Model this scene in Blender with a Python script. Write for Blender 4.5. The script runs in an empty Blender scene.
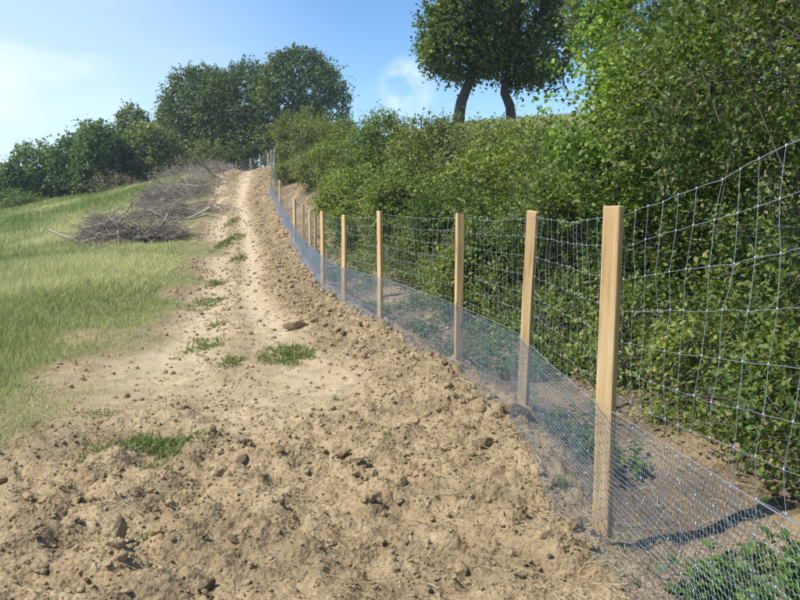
import bpy, math, random
import numpy as np
from mathutils import Vector

# ------------------------------------------------------------------ camera, sky, sun
scene = bpy.context.scene
COL = scene.collection
F_PX, CX, CY = 760.0, 400.0, 300.0          # focal length in pixels of the 800x600 picture
CAM_Z = 1.6
PITCH = math.atan((300 - 211) / F_PX)

cam_d = bpy.data.cameras.new('camera')
cam_d.sensor_width = 36.0
cam_d.lens = 36.0 * F_PX / 800.0
cam_d.clip_start = 0.05
cam_d.clip_end = 3000
cam = bpy.data.objects.new('camera', cam_d)
COL.objects.link(cam)
cam.location = (0, 0, CAM_Z)
cam.rotation_euler = (math.pi / 2 - PITCH, 0, 0)
scene.camera = cam
scene.render.resolution_x, scene.render.resolution_y = 1024, 768

SUN_EL = math.radians(54)
SUN_AZ = math.atan2(-0.92, -0.30)            # compass angle from +Y towards +X
SUN_DIR = Vector((math.sin(SUN_AZ) * math.cos(SUN_EL), math.cos(SUN_AZ) * math.cos(SUN_EL), math.sin(SUN_EL)))
sun_d = bpy.data.lights.new('sun', 'SUN')
sun_d.energy = 4.3
sun_d.angle = math.radians(0.53)
sun_d.color = (1.0, 0.955, 0.88)
sun = bpy.data.objects.new('sun', sun_d)
COL.objects.link(sun)
sun.location = SUN_DIR * 200
sun.rotation_euler = SUN_DIR.to_track_quat('Z', 'Y').to_euler()

world = bpy.data.worlds.new('World')
scene.world = world
world.use_nodes = True
wn, wl = world.node_tree.nodes, world.node_tree.links
wn.clear()
w_out = wn.new('ShaderNodeOutputWorld')
w_bg = wn.new('ShaderNodeBackground')
w_bg.inputs['Strength'].default_value = 0.135
sky = wn.new('ShaderNodeTexSky')
sky.sky_type = 'NISHITA'
sky.sun_disc = False
sky.sun_elevation = SUN_EL
sky.sun_rotation = SUN_AZ
sky.altitude = 300
sky.air_density = 1.0
sky.dust_density = 0.15
sky.ozone_density = 4.5
w_tc = wn.new('ShaderNodeTexCoord')
# thin streaky cirrus over the whole dome, thicker in broad fields
w_map = wn.new('ShaderNodeMapping')
w_map.inputs['Rotation'].default_value = (0.0, math.radians(38), math.radians(-20))
w_map.inputs['Scale'].default_value = (1.6, 3.0, 6.2)
w_map.inputs['Location'].default_value = (0.35, 0.1, 0.42)
wl.new(w_tc.outputs['Generated'], w_map.inputs['Vector'])
n1 = wn.new('ShaderNodeTexNoise'); n1.inputs['Scale'].default_value = 1.3; n1.inputs['Detail'].default_value = 8; n1.inputs['Roughness'].default_value = 0.52; n1.inputs['Distortion'].default_value = 0.5
wl.new(w_map.outputs['Vector'], n1.inputs['Vector'])
r1 = wn.new('ShaderNodeMapRange'); r1.inputs['From Min'].default_value = 0.42; r1.inputs['From Max'].default_value = 0.78; r1.interpolation_type = 'SMOOTHSTEP'
wl.new(n1.outputs['Fac'], r1.inputs['Value'])

def dir_mask(px, py, inner, outer):
    """soft disc on the sky dome round one direction: where a cloud bank stands"""
    th = PITCH
    u, v = (px - CX) / F_PX, (CY - py) / F_PX
    d = Vector((u, math.cos(th) + v * math.sin(th), -math.sin(th) + v * math.cos(th))).normalized()
    dot = wn.new('ShaderNodeVectorMath'); dot.operation = 'DOT_PRODUCT'
    dot.inputs[1].default_value = d
    nrm = wn.new('ShaderNodeVectorMath'); nrm.operation = 'NORMALIZE'
    wl.new(w_tc.outputs['Generated'], nrm.inputs[0])
    wl.new(nrm.outputs['Vector'], dot.inputs[0])
    m = wn.new('ShaderNodeMapRange'); m.interpolation_type = 'SMOOTHSTEP'
    m.inputs['From Min'].default_value = math.cos(outer); m.inputs['From Max'].default_value = math.cos(inner)
    wl.new(dot.outputs['Value'], m.inputs['Value'])
    return m.outputs['Result']

def wmath(op, a, b, clamp=False):
    m = wn.new('ShaderNodeMath'); m.operation = op; m.use_clamp = clamp
    for s, x in ((0, a), (1, b)):
        if isinstance(x, (int, float)): m.inputs[s].default_value = x
        else: wl.new(x, m.inputs[s])
    return m.outputs[0]

bank = dir_mask(-330, 150, math.radians(14), math.radians(42))
veil = wmath('MULTIPLY', bank, 0.5)
streak = wmath('MULTIPLY', r1.outputs['Result'], wmath('ADD', wmath('MULTIPLY', bank, 0.6), 0.12))
n2 = wn.new('ShaderNodeTexNoise'); n2.inputs['Scale'].default_value = 22; n2.inputs['Detail'].default_value = 6; n2.inputs['Roughness'].default_value = 0.6
wl.new(w_tc.outputs['Generated'], n2.inputs['Vector'])
r2 = wn.new('ShaderNodeMapRange'); r2.inputs['From Min'].default_value = 0.38; r2.inputs['From Max'].default_value = 0.72
wl.new(n2.outputs['Fac'], r2.inputs['Value'])
puff = wmath('MULTIPLY', wmath('MULTIPLY', dir_mask(408, 88, math.radians(0.4), math.radians(2.6)), r2.outputs['Result']), 1.15)
cloud = wmath('ADD', wmath('ADD', veil, streak), puff, True)
w_mix = wn.new('ShaderNodeMixRGB')
w_mix.inputs['Color2'].default_value = (5.3, 6.2, 7.0, 1)
wl.new(cloud, w_mix.inputs['Fac'])
w_hs = wn.new('ShaderNodeHueSaturation'); w_hs.inputs['Saturation'].default_value = 1.14; w_hs.inputs['Value'].default_value = 1.08
wl.new(sky.outputs['Color'], w_hs.inputs['Color']); wl.new(w_hs.outputs['Color'], w_mix.inputs['Color1'])
wl.new(w_mix.outputs['Color'], w_bg.inputs['Color'])
wl.new(w_bg.outputs['Background'], w_out.inputs['Surface'])

vs = scene.view_settings
vs.view_transform = 'Standard'
vs.look = 'None'
vs.exposure = 0.42
vs.gamma = 1.0
vs.use_curve_mapping = False

# ------------------------------------------------------------------ helpers
RNG = np.random.default_rng(11)

def at(px, py, Y):
    """the point seen at pixel (px, py) of the picture, Y metres ahead of the camera"""
    u, v = (px - CX) / F_PX, (CY - py) / F_PX
    dy = math.cos(PITCH) + v * math.sin(PITCH)
    dz = -math.sin(PITCH) + v * math.cos(PITCH)
    return np.array([u / dy * Y, Y, CAM_Z + dz / dy * Y])

def sstep(a, b, x):
    t = np.clip((x - a) / (b - a), 0, 1)
    return t * t * (3 - 2 * t)

def _hash(ix, iy, iz, seed):
    h = (ix.astype(np.int64) * 374761393 + iy.astype(np.int64) * 668265263 + iz.astype(np.int64) * 2147483647 + seed * 974634777) & 0xFFFFFFFF
    h = ((h ^ (h >> 13)) * 1274126177) & 0xFFFFFFFF
    h = ((h ^ (h >> 16)) * 2246822519) & 0xFFFFFFFF
    return ((h ^ (h >> 15)) & 0xFFFFFF) / float(0xFFFFFF)

def vnoise2(x, y, seed=0):
    ix, iy = np.floor(x), np.floor(y)
    fx, fy = x - ix, y - iy
    fx, fy = fx * fx * (3 - 2 * fx), fy * fy * (3 - 2 * fy)
    z = np.zeros_like(ix)
    a, b = _hash(ix, iy, z, seed), _hash(ix + 1, iy, z, seed)
    c, d = _hash(ix, iy + 1, z, seed), _hash(ix + 1, iy + 1, z, seed)
    return (a + (b - a) * fx) * (1 - fy) + (c + (d - c) * fx) * fy

def fbm2(x, y, oct=4, seed=0):
    r, a, t = 0, 1.0, 0
    for i in range(oct):
        r = r + a * vnoise2(x * 2 ** i + 17.3 * i, y * 2 ** i - 9.1 * i, seed + i); t += a; a *= 0.5
    return r / t

def vnoise3(p, seed=0):
    i = np.floor(p); f = p - i; f = f * f * (3 - 2 * f)
    r = 0
    for dx in (0, 1):
        for dy in (0, 1):
            for dz in (0, 1):
                w = (f[:, 0] if dx else 1 - f[:, 0]) * (f[:, 1] if dy else 1 - f[:, 1]) * (f[:, 2] if dz else 1 - f[:, 2])
                r = r + w * _hash(i[:, 0] + dx, i[:, 1] + dy, i[:, 2] + dz, seed)
    return r

def worley2(x, y, seed=0):
    """distance to the nearest jittered point, and a random value of that point"""
    ix, iy = np.floor(x), np.floor(y)
    best = np.full(x.shape, 9.0); val = np.zeros(x.shape)
    for dx in (-1, 0, 1):
        for dy in (-1, 0, 1):
            cx, cy = ix + dx, iy + dy
            z = np.zeros_like(cx)
            px, py = cx + _hash(cx, cy, z, seed), cy + _hash(cx, cy, z, seed + 1)
            d = np.hypot(px - x, py - y)
            k = d < best
            best = np.where(k, d, best); val = np.where(k, _hash(cx, cy, z, seed + 2), val)
    return best, val

def mesh_np(name, V, F, mat, attrs=None, smooth=False):
    V = np.ascontiguousarray(V, dtype=np.float32).reshape(-1, 3)
    F = np.ascontiguousarray(F, dtype=np.int32)
    me = bpy.data.meshes.new(name)
    n, k = F.shape
    me.vertices.add(len(V)); me.vertices.foreach_set('co', V.ravel())
    me.loops.add(n * k); me.loops.foreach_set('vertex_index', F.ravel())
    me.polygons.add(n)
    me.polygons.foreach_set('loop_start', np.arange(0, n * k, k, dtype=np.int32))
    me.polygons.foreach_set('loop_total', np.full(n, k, dtype=np.int32))
    if smooth: me.polygons.foreach_set('use_smooth', np.ones(n, dtype=bool))
    me.update(calc_edges=True)
    for an, av in (attrs or {}).items():
        a = me.attributes.new(an, 'FLOAT', 'POINT')
        a.data.foreach_set('value', np.ascontiguousarray(av, dtype=np.float32))
    me.materials.append(mat)
    return me

def link(name, me, parent=None):
    o = bpy.data.objects.new(name, me)
    COL.objects.link(o)
    if parent is not None:
        o.parent = parent
        o.location = -Vector(parent.location) if me is not None and me.get('world') else (0, 0, 0)
    return o

def tag(o, label=None, cat=None, group=None, kind=None):
    if label: o['label'] = label
    if cat: o['category'] = cat
    if group: o['group'] = group
    if kind: o['kind'] = kind
    return o

def thing(name, label, cat, loc, group=None):
    o = bpy.data.objects.new(name, None)
    o.empty_display_size = 0.2
    COL.objects.link(o)
    o.location = [float(c) for c in loc]
    return tag(o, label, cat, group)

def part(name, V, F, mat, parent, attrs=None, smooth=False, kind=None, label=None):
    """a mesh given in world coordinates, stored relative to its parent's origin"""
    root = parent; off = np.zeros(3)
    while root is not None:
        off = off + np.array(root.location); root = root.parent
    me = mesh_np(name, np.asarray(V).reshape(-1, 3) - off, F, mat, attrs, smooth)
    o = bpy.data.objects.new(name, me)
    COL.objects.link(o)
    o.parent = parent
    if kind: o['kind'] = kind
    if label: o['label'] = label
    return o

def single(name, V, F, mat, label, cat, attrs=None, smooth=False, group=None, kind=None):
    o = bpy.data.objects.new(name, mesh_np(name, V, F, mat, attrs, smooth))
    COL.objects.link(o)
    return tag(o, label, cat, group, kind)

def tubes(P, R, k=4, cap=True):
    """M tapered tubes: P (M,n,3) points, R (M,n) radii"""
    P = np.asarray(P, float); R = np.asarray(R, float)
    M, n, _ = P.shape
    T = np.gradient(P, axis=1)
    T /= np.linalg.norm(T, axis=2, keepdims=True) + 1e-9
    main = P[:, -1] - P[:, 0]
    main /= np.linalg.norm(main, axis=1, keepdims=True) + 1e-9
    ref = np.where(np.abs(main[:, 2:3]) > 0.8, np.array([[1.0, 0.13, 0]]), np.array([[0.05, 0.1, 1.0]]))[:, None, :]
    U = np.cross(T, np.broadcast_to(ref, T.shape)); U /= np.linalg.norm(U, axis=2, keepdims=True) + 1e-9
    W = np.cross(T, U)
    a = np.arange(k) * 2 * math.pi / k
    V = P[:, :, None, :] + R[:, :, None, None] * (U[:, :, None, :] * np.cos(a)[None, None, :, None] + W[:, :, None, :] * np.sin(a)[None, None, :, None])
    idx = np.arange(M * n * k).reshape(M, n, k)
    a0 = idx[:, :-1, :]; b0 = np.roll(idx, -1, 2)[:, :-1, :]
    a1 = idx[:, 1:, :]; b1 = np.roll(idx, -1, 2)[:, 1:, :]
    F = np.stack([a0, b0, b1, a1], -1).reshape(-1, 4)
    if cap and k == 4:
        F = np.concatenate([F, idx[:, 0, ::-1].reshape(-1, 4), idx[:, -1, :].reshape(-1, 4)])
    return V.reshape(-1, 3), F

def merge(parts):
    Vs, Fs, o = [], [], 0
    for V, F in parts:
        Vs.append(V); Fs.append(F + o); o += len(V)
    return np.concatenate(Vs), np.concatenate(Fs)

# ------------------------------------------------------------------ materials
def new_mat(name):
    m = bpy.data.materials.new(name)
    m.use_nodes = True
    nt = m.node_tree
    nt.nodes.clear()
    out = nt.nodes.new('ShaderNodeOutputMaterial')
    return m, nt, out

def N(nt, t, **kw):
    n = nt.nodes.new(t)
    for k, v in kw.items():
        if k in n.inputs: n.inputs[k].default_value = v
        else: setattr(n, k, v)
    return n

def ramp(nt, fac, stops):
    r = nt.nodes.new('ShaderNodeValToRGB')
    e = r.color_ramp.elements
    while len(e) < len(stops): e.new(0.5)
    for i, (p, c) in enumerate(stops):
        e[i].position = p; e[i].color = (*c, 1)
    nt.links.new(fac, r.inputs['Fac'])
    return r.outputs['Color']

def mixc(nt, fac, a, b, mode='MIX'):
    m = nt.nodes.new('ShaderNodeMixRGB'); m.blend_type = mode
    for s, x in (('Fac', fac), ('Color1', a), ('Color2', b)):
        if isinstance(x, tuple): m.inputs[s].default_value = (*x, 1)
        elif isinstance(x, (int, float)): m.inputs[s].default_value = x
        else: nt.links.new(x, m.inputs[s])
    return m.outputs['Color']

def coords(nt, kind='Object'):
    return nt.nodes.new('ShaderNodeTexCoord').outputs[kind]

def geo_pos(nt):
    return nt.nodes.new('ShaderNodeNewGeometry').outputs['Position']

def noise(nt, vec, scale, detail=5, rough=0.6):
    n = N(nt, 'ShaderNodeTexNoise', Scale=scale, Detail=detail, Roughness=rough)
    nt.links.new(vec, n.inputs['Vector'])
    return n.outputs['Fac']

def attr(nt, name):
    return N(nt, 'ShaderNodeAttribute', attribute_name=name).outputs['Fac']

def maprange(nt, v, a, b, c=0.0, d=1.0):
    m = N(nt, 'ShaderNodeMapRange')
    m.inputs['From Min'].default_value = a; m.inputs['From Max'].default_value = b
    m.inputs['To Min'].default_value = c; m.inputs['To Max'].default_value = d
    nt.links.new(v, m.inputs['Value'])
    return m.outputs['Result']

def soil_material(name, light, mid, dark, use_masks=True):
    m, nt, out = new_mat(name)
    p = geo_pos(nt)
    big = noise(nt, p, 0.55, 4, 0.6)
    medn = noise(nt, p, 5.0, 6, 0.65)
    fine = noise(nt, p, 42.0, 5, 0.7)
    c = ramp(nt, medn, [(0.28, dark), (0.47, mid), (0.68, light)])
    c = mixc(nt, maprange(nt, big, 0.35, 0.7, 0.0, 0.55), c, mid)
    c = mixc(nt, 0.75, c, ramp(nt, fine, [(0.25, (0.62, 0.60, 0.58)), (0.5, (1, 1, 1)), (0.75, (1.28, 1.26, 1.22))]), 'MULTIPLY')
    if use_masks:
        pale = ramp(nt, medn, [(0.3, (0.46, 0.35, 0.205)), (0.65, (0.60, 0.475, 0.30))])
        c = mixc(nt, attr(nt, 'compact'), c, pale)
        dk = ramp(nt, fine, [(0.3, (0.12, 0.088, 0.054)), (0.7, (0.25, 0.185, 0.115))])
        c = mixc(nt, attr(nt, 'humus'), c, dk)
        gr = ramp(nt, fine, [(0.3, (0.14, 0.15, 0.055)), (0.7, (0.32, 0.28, 0.13))])
        c = mixc(nt, attr(nt, 'grass'), c, gr)
    bs = N(nt, 'ShaderNodeBsdfPrincipled', Roughness=0.95)
    bs.inputs['Specular IOR Level'].default_value = 0.1
    nt.links.new(c, bs.inputs['Base Color'])
    b1 = N(nt, 'ShaderNodeBump', Strength=0.9, Distance=0.017)
    nt.links.new(fine, b1.inputs['Height'])
    v = N(nt, 'ShaderNodeTexVoronoi', Scale=38.0)
    nt.links.new(p, v.inputs['Vector'])
    b2 = N(nt, 'ShaderNodeBump', Strength=0.7, Distance=0.018, invert=True)
    wob = N(nt, 'ShaderNodeVectorMath', operation='MULTIPLY_ADD'); nz = N(nt, 'ShaderNodeTexNoise', Scale=30.0, Detail=3.0)
    nt.links.new(p, nz.inputs['Vector']); nt.links.new(nz.outputs['Color'], wob.inputs[0]); wob.inputs[1].default_value = (0.014, 0.014, 0.014); nt.links.new(p, wob.inputs[2]); nt.links.new(wob.outputs[0], v.inputs['Vector'])
    if use_masks:
        smooth_ = N(nt, 'ShaderNodeMath', operation='MULTIPLY')
        nt.links.new(v.outputs['Distance'], smooth_.inputs[0]); nt.links.new(maprange(nt, attr(nt, 'compact'), 0.0, 0.8, 1.0, 0.15), smooth_.inputs[1])
        nt.links.new(smooth_.outputs[0], b2.inputs['Height'])
    else:
        nt.links.new(v.outputs['Distance'], b2.inputs['Height'])
    nt.links.new(b1.outputs['Normal'], b2.inputs['Normal'])
    nt.links.new(b2.outputs['Normal'], bs.inputs['Normal'])
    nt.links.new(bs.outputs['BSDF'], out.inputs['Surface'])
    return m

def leaf_material(name, dark, light, odd=None, trans=0.32, rough=0.5):
    """leaf colour varies leaf by leaf (attribute tint) and branch by branch (attribute clump)"""
    m, nt, out = new_mat(name)
    t = attr(nt, 'tint')
    c = ramp(nt, t, [(0.0, dark), (0.8, light), (1.0, odd or light)])
    c = mixc(nt, 1.0, c, ramp(nt, attr(nt, 'clump'), [(0.0, (0.58, 0.64, 0.70)), (0.5, (1, 1, 1)), (1.0, (1.45, 1.30, 0.95))]), 'MULTIPLY')
    bs = N(nt, 'ShaderNodeBsdfPrincipled', Roughness=rough)
    bs.inputs['Specular IOR Level'].default_value = 0.35
    nt.links.new(c, bs.inputs['Base Color'])
    tr = N(nt, 'ShaderNodeBsdfTranslucent')
    nt.links.new(mixc(nt, 1.0, c, (1.35, 1.5, 0.6), 'MULTIPLY'), tr.inputs['Color'])
    mx = N(nt, 'ShaderNodeMixShader', Fac=trans)
    nt.links.new(bs.outputs['BSDF'], mx.inputs[1]); nt.links.new(tr.outputs['BSDF'], mx.inputs[2])
    nt.links.new(mx.outputs['Shader'], out.inputs['Surface'])
    return m

def bark_material(name, dark, light, scale=9):
    m, nt, out = new_mat(name)
    p = geo_pos(nt)
    mp = N(nt, 'ShaderNodeMapping'); mp.inputs['Scale'].default_value = (1, 1, 0.3)
    nt.links.new(p, mp.inputs['Vector'])
    n = noise(nt, mp.outputs['Vector'], scale, 6, 0.7)
    bs = N(nt, 'ShaderNodeBsdfPrincipled', Roughness=0.9)
    nt.links.new(ramp(nt, n, [(0.3, dark), (0.7, light)]), bs.inputs['Base Color'])
    b = N(nt, 'ShaderNodeBump', Strength=0.8, Distance=0.02)
    nt.links.new(n, b.inputs['Height']); nt.links.new(b.outputs['Normal'], bs.inputs['Normal'])
    nt.links.new(bs.outputs['BSDF'], out.inputs['Surface'])
    return m

def wood_material():
    m, nt, out = new_mat('sawn_wood')
    o = coords(nt)
    oi = N(nt, 'ShaderNodeObjectInfo')
    add = N(nt, 'ShaderNodeVectorMath', operation='ADD')
    sc = N(nt, 'ShaderNodeVectorMath', operation='SCALE'); sc.inputs['Scale'].default_value = 7.0
    cmb = N(nt, 'ShaderNodeCombineXYZ')
    nt.links.new(oi.outputs['Random'], cmb.inputs[0]); nt.links.new(oi.outputs['Random'], cmb.inputs[2])
    nt.links.new(cmb.outputs[0], sc.inputs[0])
    nt.links.new(o, add.inputs[0]); nt.links.new(sc.outputs[0], add.inputs[1])
    mp = N(nt, 'ShaderNodeMapping'); mp.inputs['Scale'].default_value = (1, 1, 0.045)
    nt.links.new(add.outputs[0], mp.inputs['Vector'])
    g = noise(nt, mp.outputs['Vector'], 46, 5, 0.6)
    blot = noise(nt, add.outputs[0], 3.2, 3, 0.5)
    c = ramp(nt, g, [(0.30, (0.50, 0.285, 0.10)), (0.44, (0.72, 0.47, 0.205)), (0.56, (0.80, 0.56, 0.27)), (0.70, (0.87, 0.67, 0.38))])
    c = mixc(nt, maprange(nt, blot, 0.40, 0.8, 0, 0.55), c, (0.66, 0.40, 0.16))
    # knots
    mk = N(nt, 'ShaderNodeMapping'); mk.inputs['Scale'].default_value = (9, 9, 3.2)
    nt.links.new(add.outputs[0], mk.inputs['Vector'])
    v = N(nt, 'ShaderNodeTexVoronoi', Scale=1.0); nt.links.new(mk.outputs['Vector'], v.inputs['Vector'])
    c = mixc(nt, maprange(nt, v.outputs['Distance'], 0.10, 0.20, 0.8, 0.0), c, (0.26, 0.12, 0.045))
    hue = maprange(nt, oi.outputs['Random'], 0, 1, 0.80, 1.08)
    hs = N(nt, 'ShaderNodeHueSaturation'); nt.links.new(hue, hs.inputs['Value']); nt.links.new(c, hs.inputs['Color'])
    # soil smeared on the foot
    sep = N(nt, 'ShaderNodeSeparateXYZ'); nt.links.new(o, sep.inputs[0])
    dirt = N(nt, 'ShaderNodeMath', operation='MULTIPLY')
    nt.links.new(maprange(nt, sep.outputs[2], 0.02, 0.22, 0.8, 0.0), dirt.inputs[0]); nt.links.new(maprange(nt, noise(nt, add.outputs[0], 14, 4), 0.4, 0.6), dirt.inputs[1])
    c = mixc(nt, dirt.outputs[0], hs.outputs['Color'], (0.30, 0.21, 0.12))
    bs = N(nt, 'ShaderNodeBsdfPrincipled', Roughness=0.75)
    nt.links.new(c, bs.inputs['Base Color'])
    b = N(nt, 'ShaderNodeBump', Strength=0.7, Distance=0.006)
    nt.links.new(g, b.inputs['Height']); nt.links.new(b.outputs['Normal'], bs.inputs['Normal'])
    nt.links.new(bs.outputs['BSDF'], out.inputs['Surface'])
    return m

def metal_material(name, col, rough, metallic=0.75):
    m, nt, out = new_mat(name)
    p = geo_pos(nt)
    bs = N(nt, 'ShaderNodeBsdfPrincipled', Roughness=rough, Metallic=metallic)
    n = noise(nt, p, 35, 3)
    nt.links.new(ramp(nt, n, [(0.3, tuple(c * 0.82 for c in col)), (0.7, col)]), bs.inputs['Base Color'])
    nt.links.new(bs.outputs['BSDF'], out.inputs['Surface'])
    return m

def tint_material(name, a, b, rough=0.85, trans=0.0):
    m, nt, out = new_mat(name)
    c = ramp(nt, attr(nt, 'tint'), [(0.0, a), (1.0, b)])
    bs = N(nt, 'ShaderNodeBsdfPrincipled', Roughness=rough)
    bs.inputs['Specular IOR Level'].default_value = 0.2
    nt.links.new(c, bs.inputs['Base Color'])
    if trans:
        tr = N(nt, 'ShaderNodeBsdfTranslucent'); nt.links.new(c, tr.inputs['Color'])
        mx = N(nt, 'ShaderNodeMixShader', Fac=trans)
        nt.links.new(bs.outputs['BSDF'], mx.inputs[1]); nt.links.new(tr.outputs['BSDF'], mx.inputs[2])
        nt.links.new(mx.outputs['Shader'], out.inputs['Surface'])
    else:
        nt.links.new(bs.outputs['BSDF'], out.inputs['Surface'])
    return m

SOIL_L, SOIL_M, SOIL_D = (0.50, 0.385, 0.225), (0.39, 0.285, 0.158), (0.24, 0.17, 0.095)
M_SOIL = soil_material('bare_earth', SOIL_L, SOIL_M, SOIL_D)
M_CLOD = soil_material('clod_earth', SOIL_L, SOIL_M, SOIL_D, use_masks=False)
M_CLODD = soil_material('dark_clod_earth', (0.27, 0.195, 0.12), (0.19, 0.135, 0.082), (0.12, 0.085, 0.05), use_masks=False)
M_WOOD = wood_material()
M_WIRE = metal_material('galvanised_wire', (0.52, 0.56, 0.62), 0.38, 0.7)
M_NET = metal_material('galvanised_netting', (0.38, 0.48, 0.62), 0.40, 0.7)
M_BARK = bark_material('bark', (0.035, 0.028, 0.022), (0.12, 0.10, 0.08))
M_TWIG = bark_material('grey_twig', (0.10, 0.085, 0.07), (0.26, 0.22, 0.18), 20)
M_BRUSH = tint_material('dead_brushwood', (0.15, 0.12, 0.092), (0.48, 0.41, 0.33))
M_LOG = bark_material('pale_log', (0.22, 0.175, 0.12), (0.58, 0.50, 0.40), 9)
M_GRASS = tint_material('meadow_blades', (0.25, 0.33, 0.08), (0.70, 0.66, 0.31), 0.6, 0.42)
M_GREENGRASS = tint_material('green_blades', (0.10, 0.17, 0.035), (0.30, 0.33, 0.10), 0.6, 0.3)
M_STRAW = tint_material('dry_straw', (0.34, 0.26, 0.15), (0.62, 0.53, 0.35))
M_LEAF_NEAR = leaf_material('hedge_leaves', (0.05, 0.095, 0.02), (0.20, 0.265, 0.06), (0.30, 0.25, 0.09))
M_LEAF_BRIGHT = leaf_material('maple_leaves', (0.07, 0.14, 0.022), (0.25, 0.36, 0.06), (0.32, 0.36, 0.09))
M_LEAF_HEDGE = leaf_material('shrub_leaves', (0.07, 0.12, 0.028), (0.25, 0.31, 0.08), (0.30, 0.27, 0.10))
M_LEAF_OLIVE = leaf_material('olive_leaves', (0.09, 0.12, 0.042), (0.26, 0.29, 0.10), (0.31, 0.25, 0.13))
M_LEAF_DARK = leaf_material('dark_tree_leaves', (0.05, 0.085, 0.024), (0.165, 0.215, 0.055), (0.22, 0.21, 0.07), 0.3)
M_LEAF_FAR = leaf_material('far_leaves', (0.06, 0.11, 0.035), (0.18, 0.25, 0.075), (0.24, 0.22, 0.09), 0.3)
M_LEAF_GREY = leaf_material('grey_green_leaves', (0.09, 0.12, 0.06), (0.20, 0.24, 0.11), (0.24, 0.24, 0.13))
M_LEAF_BROWN = leaf_material('withered_leaves', (0.11, 0.085, 0.05), (0.25, 0.20, 0.12), (0.18, 0.20, 0.08), 0.15)
M_WEED = leaf_material('weed_leaves', (0.05, 0.10, 0.02), (0.15, 0.24, 0.045), (0.2, 0.2, 0.06))

# ------------------------------------------------------------------ terrain
# fence line: x, y, ground height, post height
POSTS = [(1.12, -3.6, 0.22, 1.62), (1.06, -1.2, 0.22, 1.62), (1.03, 1.15, 0.23, 1.80)]
for bx, by, ty, Y in [(601, 535, 206, 3.566), (522, 416, 211, 5.82), (458, 366, 213, 7.87), (380, 322, 211, 10.9), (344, 303, 215, 13.8), (323, 285, 211, 16.4)]:
    b, t = at(bx, by, Y), at(bx, ty, Y)
    POSTS.append((b[0], Y, b[2], t[2] - b[2]))
for bx, ty, Y, h in [(315, 214, 18.8, 1.5), (309.5, 210, 21.3, 1.6), (302, 204, 24.2, 1.68), (294, 199, 27.4, 1.55), (286, 188, 31.5, 1.6), (279.5, 180, 36.0, 1.6), (270.5, 167, 41.0, 1.6),
                     (274, 148, 51.0, 1.6), (271, 149, 57.5, 1.6), (267.6, 153, 65, 1.6), (259.5, 155, 72, 1.6), (250, 158, 77, 1.5), (236, 161, 83, 1.5), (215, 164, 89, 1.5)]:
    t = at(bx, ty, Y)
    POSTS.append((t[0], Y, t[2] - h, h))
PX, PY, PZ, PH = [np.array([p[i] for p in POSTS]) for i in range(4)]

def fence_x(y): return np.interp(y, PY, PX)
EDGE_Y = np.array([-5, 3, 6.0, 8.66, 15.4, 22, 29, 40, 55, 76, 90])
EDGE_X = np.array([-3.6, -3.25, -3.25, -3.4, -4.6, -6.1, -7.7, -10.3, -13.6, -18.0, -22])
def edge_x(y): return np.interp(y, EDGE_Y, EDGE_X)

ctrl = [(p[0], p[1], p[2]) for p in POSTS]
for p in POSTS[3:]:
    ctrl.append((float(edge_x(np.array(p[1]))), p[1], p[2] - 0.04 - 0.002 * p[1]))
for c in [(0, 0, 0.0), (-1.5, 2.5, 0.0), (-1.5, 4.5, 0.0), (-3, 3, 0), (-3.2, 0, 0), (0, -6, 0.05), (-6, -6, -0.2), (0, -20, -.4), (15, -20, 1.5), (-20, -20, -2),
          (-5.3, 10, -0.02), (-6.3, 14, -0.06), (-10.7, 28, 0.16), (-13, 25, -0.05), (-9, 20, 0.0), (-14, 36, 0.75), (-16, 45, 1.7), (-20, 55, 2.7), (-23, 62, 3.0), (-31.6, 60, 1.3), (-22, 40, 0.6), (-24, 30, -0.4),
          (-24, 75, 4.2), (-35, 75, 2.3), (-20, 10, -1.1), (-60, 20, -5), (-60, 60, -2.5), (-45, 100, 0.5), (-22, 100, 4.2), (0, 95, 5.0), (20, 100, 5), (50, 60, 6), (45, 10, 7), (60, -20, 6),
          (2.3, 3, 0.06), (2.4, 5.5, 0.03), (2.2, 8, 0.05), (1.5, 11, 0.10), (0.6, 14, 0.15), (-0.2, 17, 0.25), (-1.2, 22, 0.6), (-2.6, 28, 1.2), (-4.2, 36, 2.2), (-5.0, 42, 3.2),
          (5, 4, 0.7), (5, 8, 0.8), (4.5, 13, 1.3), (3.5, 19, 2.0), (2, 26, 2.9), (0.5, 33, 4.3), (10, 5, 2.4), (10, 14, 2.4), (9, 24, 3.7), (5, 24, 3.2), (3.1, 38, 5.75), (5.5, 38, 5.95), (10, 38, 6.2), (-1, 40, 5.2), (15, 38, 7.0), (4, 46, 6.2), (0, 55, 5.6), (12, 60, 6.2), (-5, 70, 5.4), (25, 30, 7)]:
    ctrl.append(c)
CT = np.array(ctrl, float)
def _tps(r2): return np.where(r2 > 1e-9, 0.5 * r2 * np.log(np.maximum(r2, 1e-9)), 0)
_n = len(CT)
_A = np.zeros((_n + 3, _n + 3))
_d2 = ((CT[:, None, :2] - CT[None, :, :2]) ** 2).sum(-1)
_A[:_n, :_n] = _tps(_d2) + np.eye(_n) * 0.6
_A[:_n, _n] = 1; _A[:_n, _n + 1:] = CT[:, :2]
_A[_n, :_n] = 1; _A[_n + 1:, :_n] = CT[:, :2].T
_w = np.linalg.solve(_A, np.concatenate([CT[:, 2], np.zeros(3)]))

def base_z(x, y):
    x = np.asarray(x, float); y = np.asarray(y, float)
    sh = x.shape; xf, yf = x.ravel(), y.ravel()
    r = _w[_n] + _w[_n + 1] * xf + _w[_n + 2] * yf
    for i in range(_n):
        r = r + _w[i] * _tps((xf - CT[i, 0]) ** 2 + (yf - CT[i, 1]) ** 2)
    far = sstep(75, 170, np.hypot(xf, yf - 30))
    r = np.clip(r, -9, 9) * (1 - far) - 3.0 * far
    return r.reshape(sh)

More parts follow.
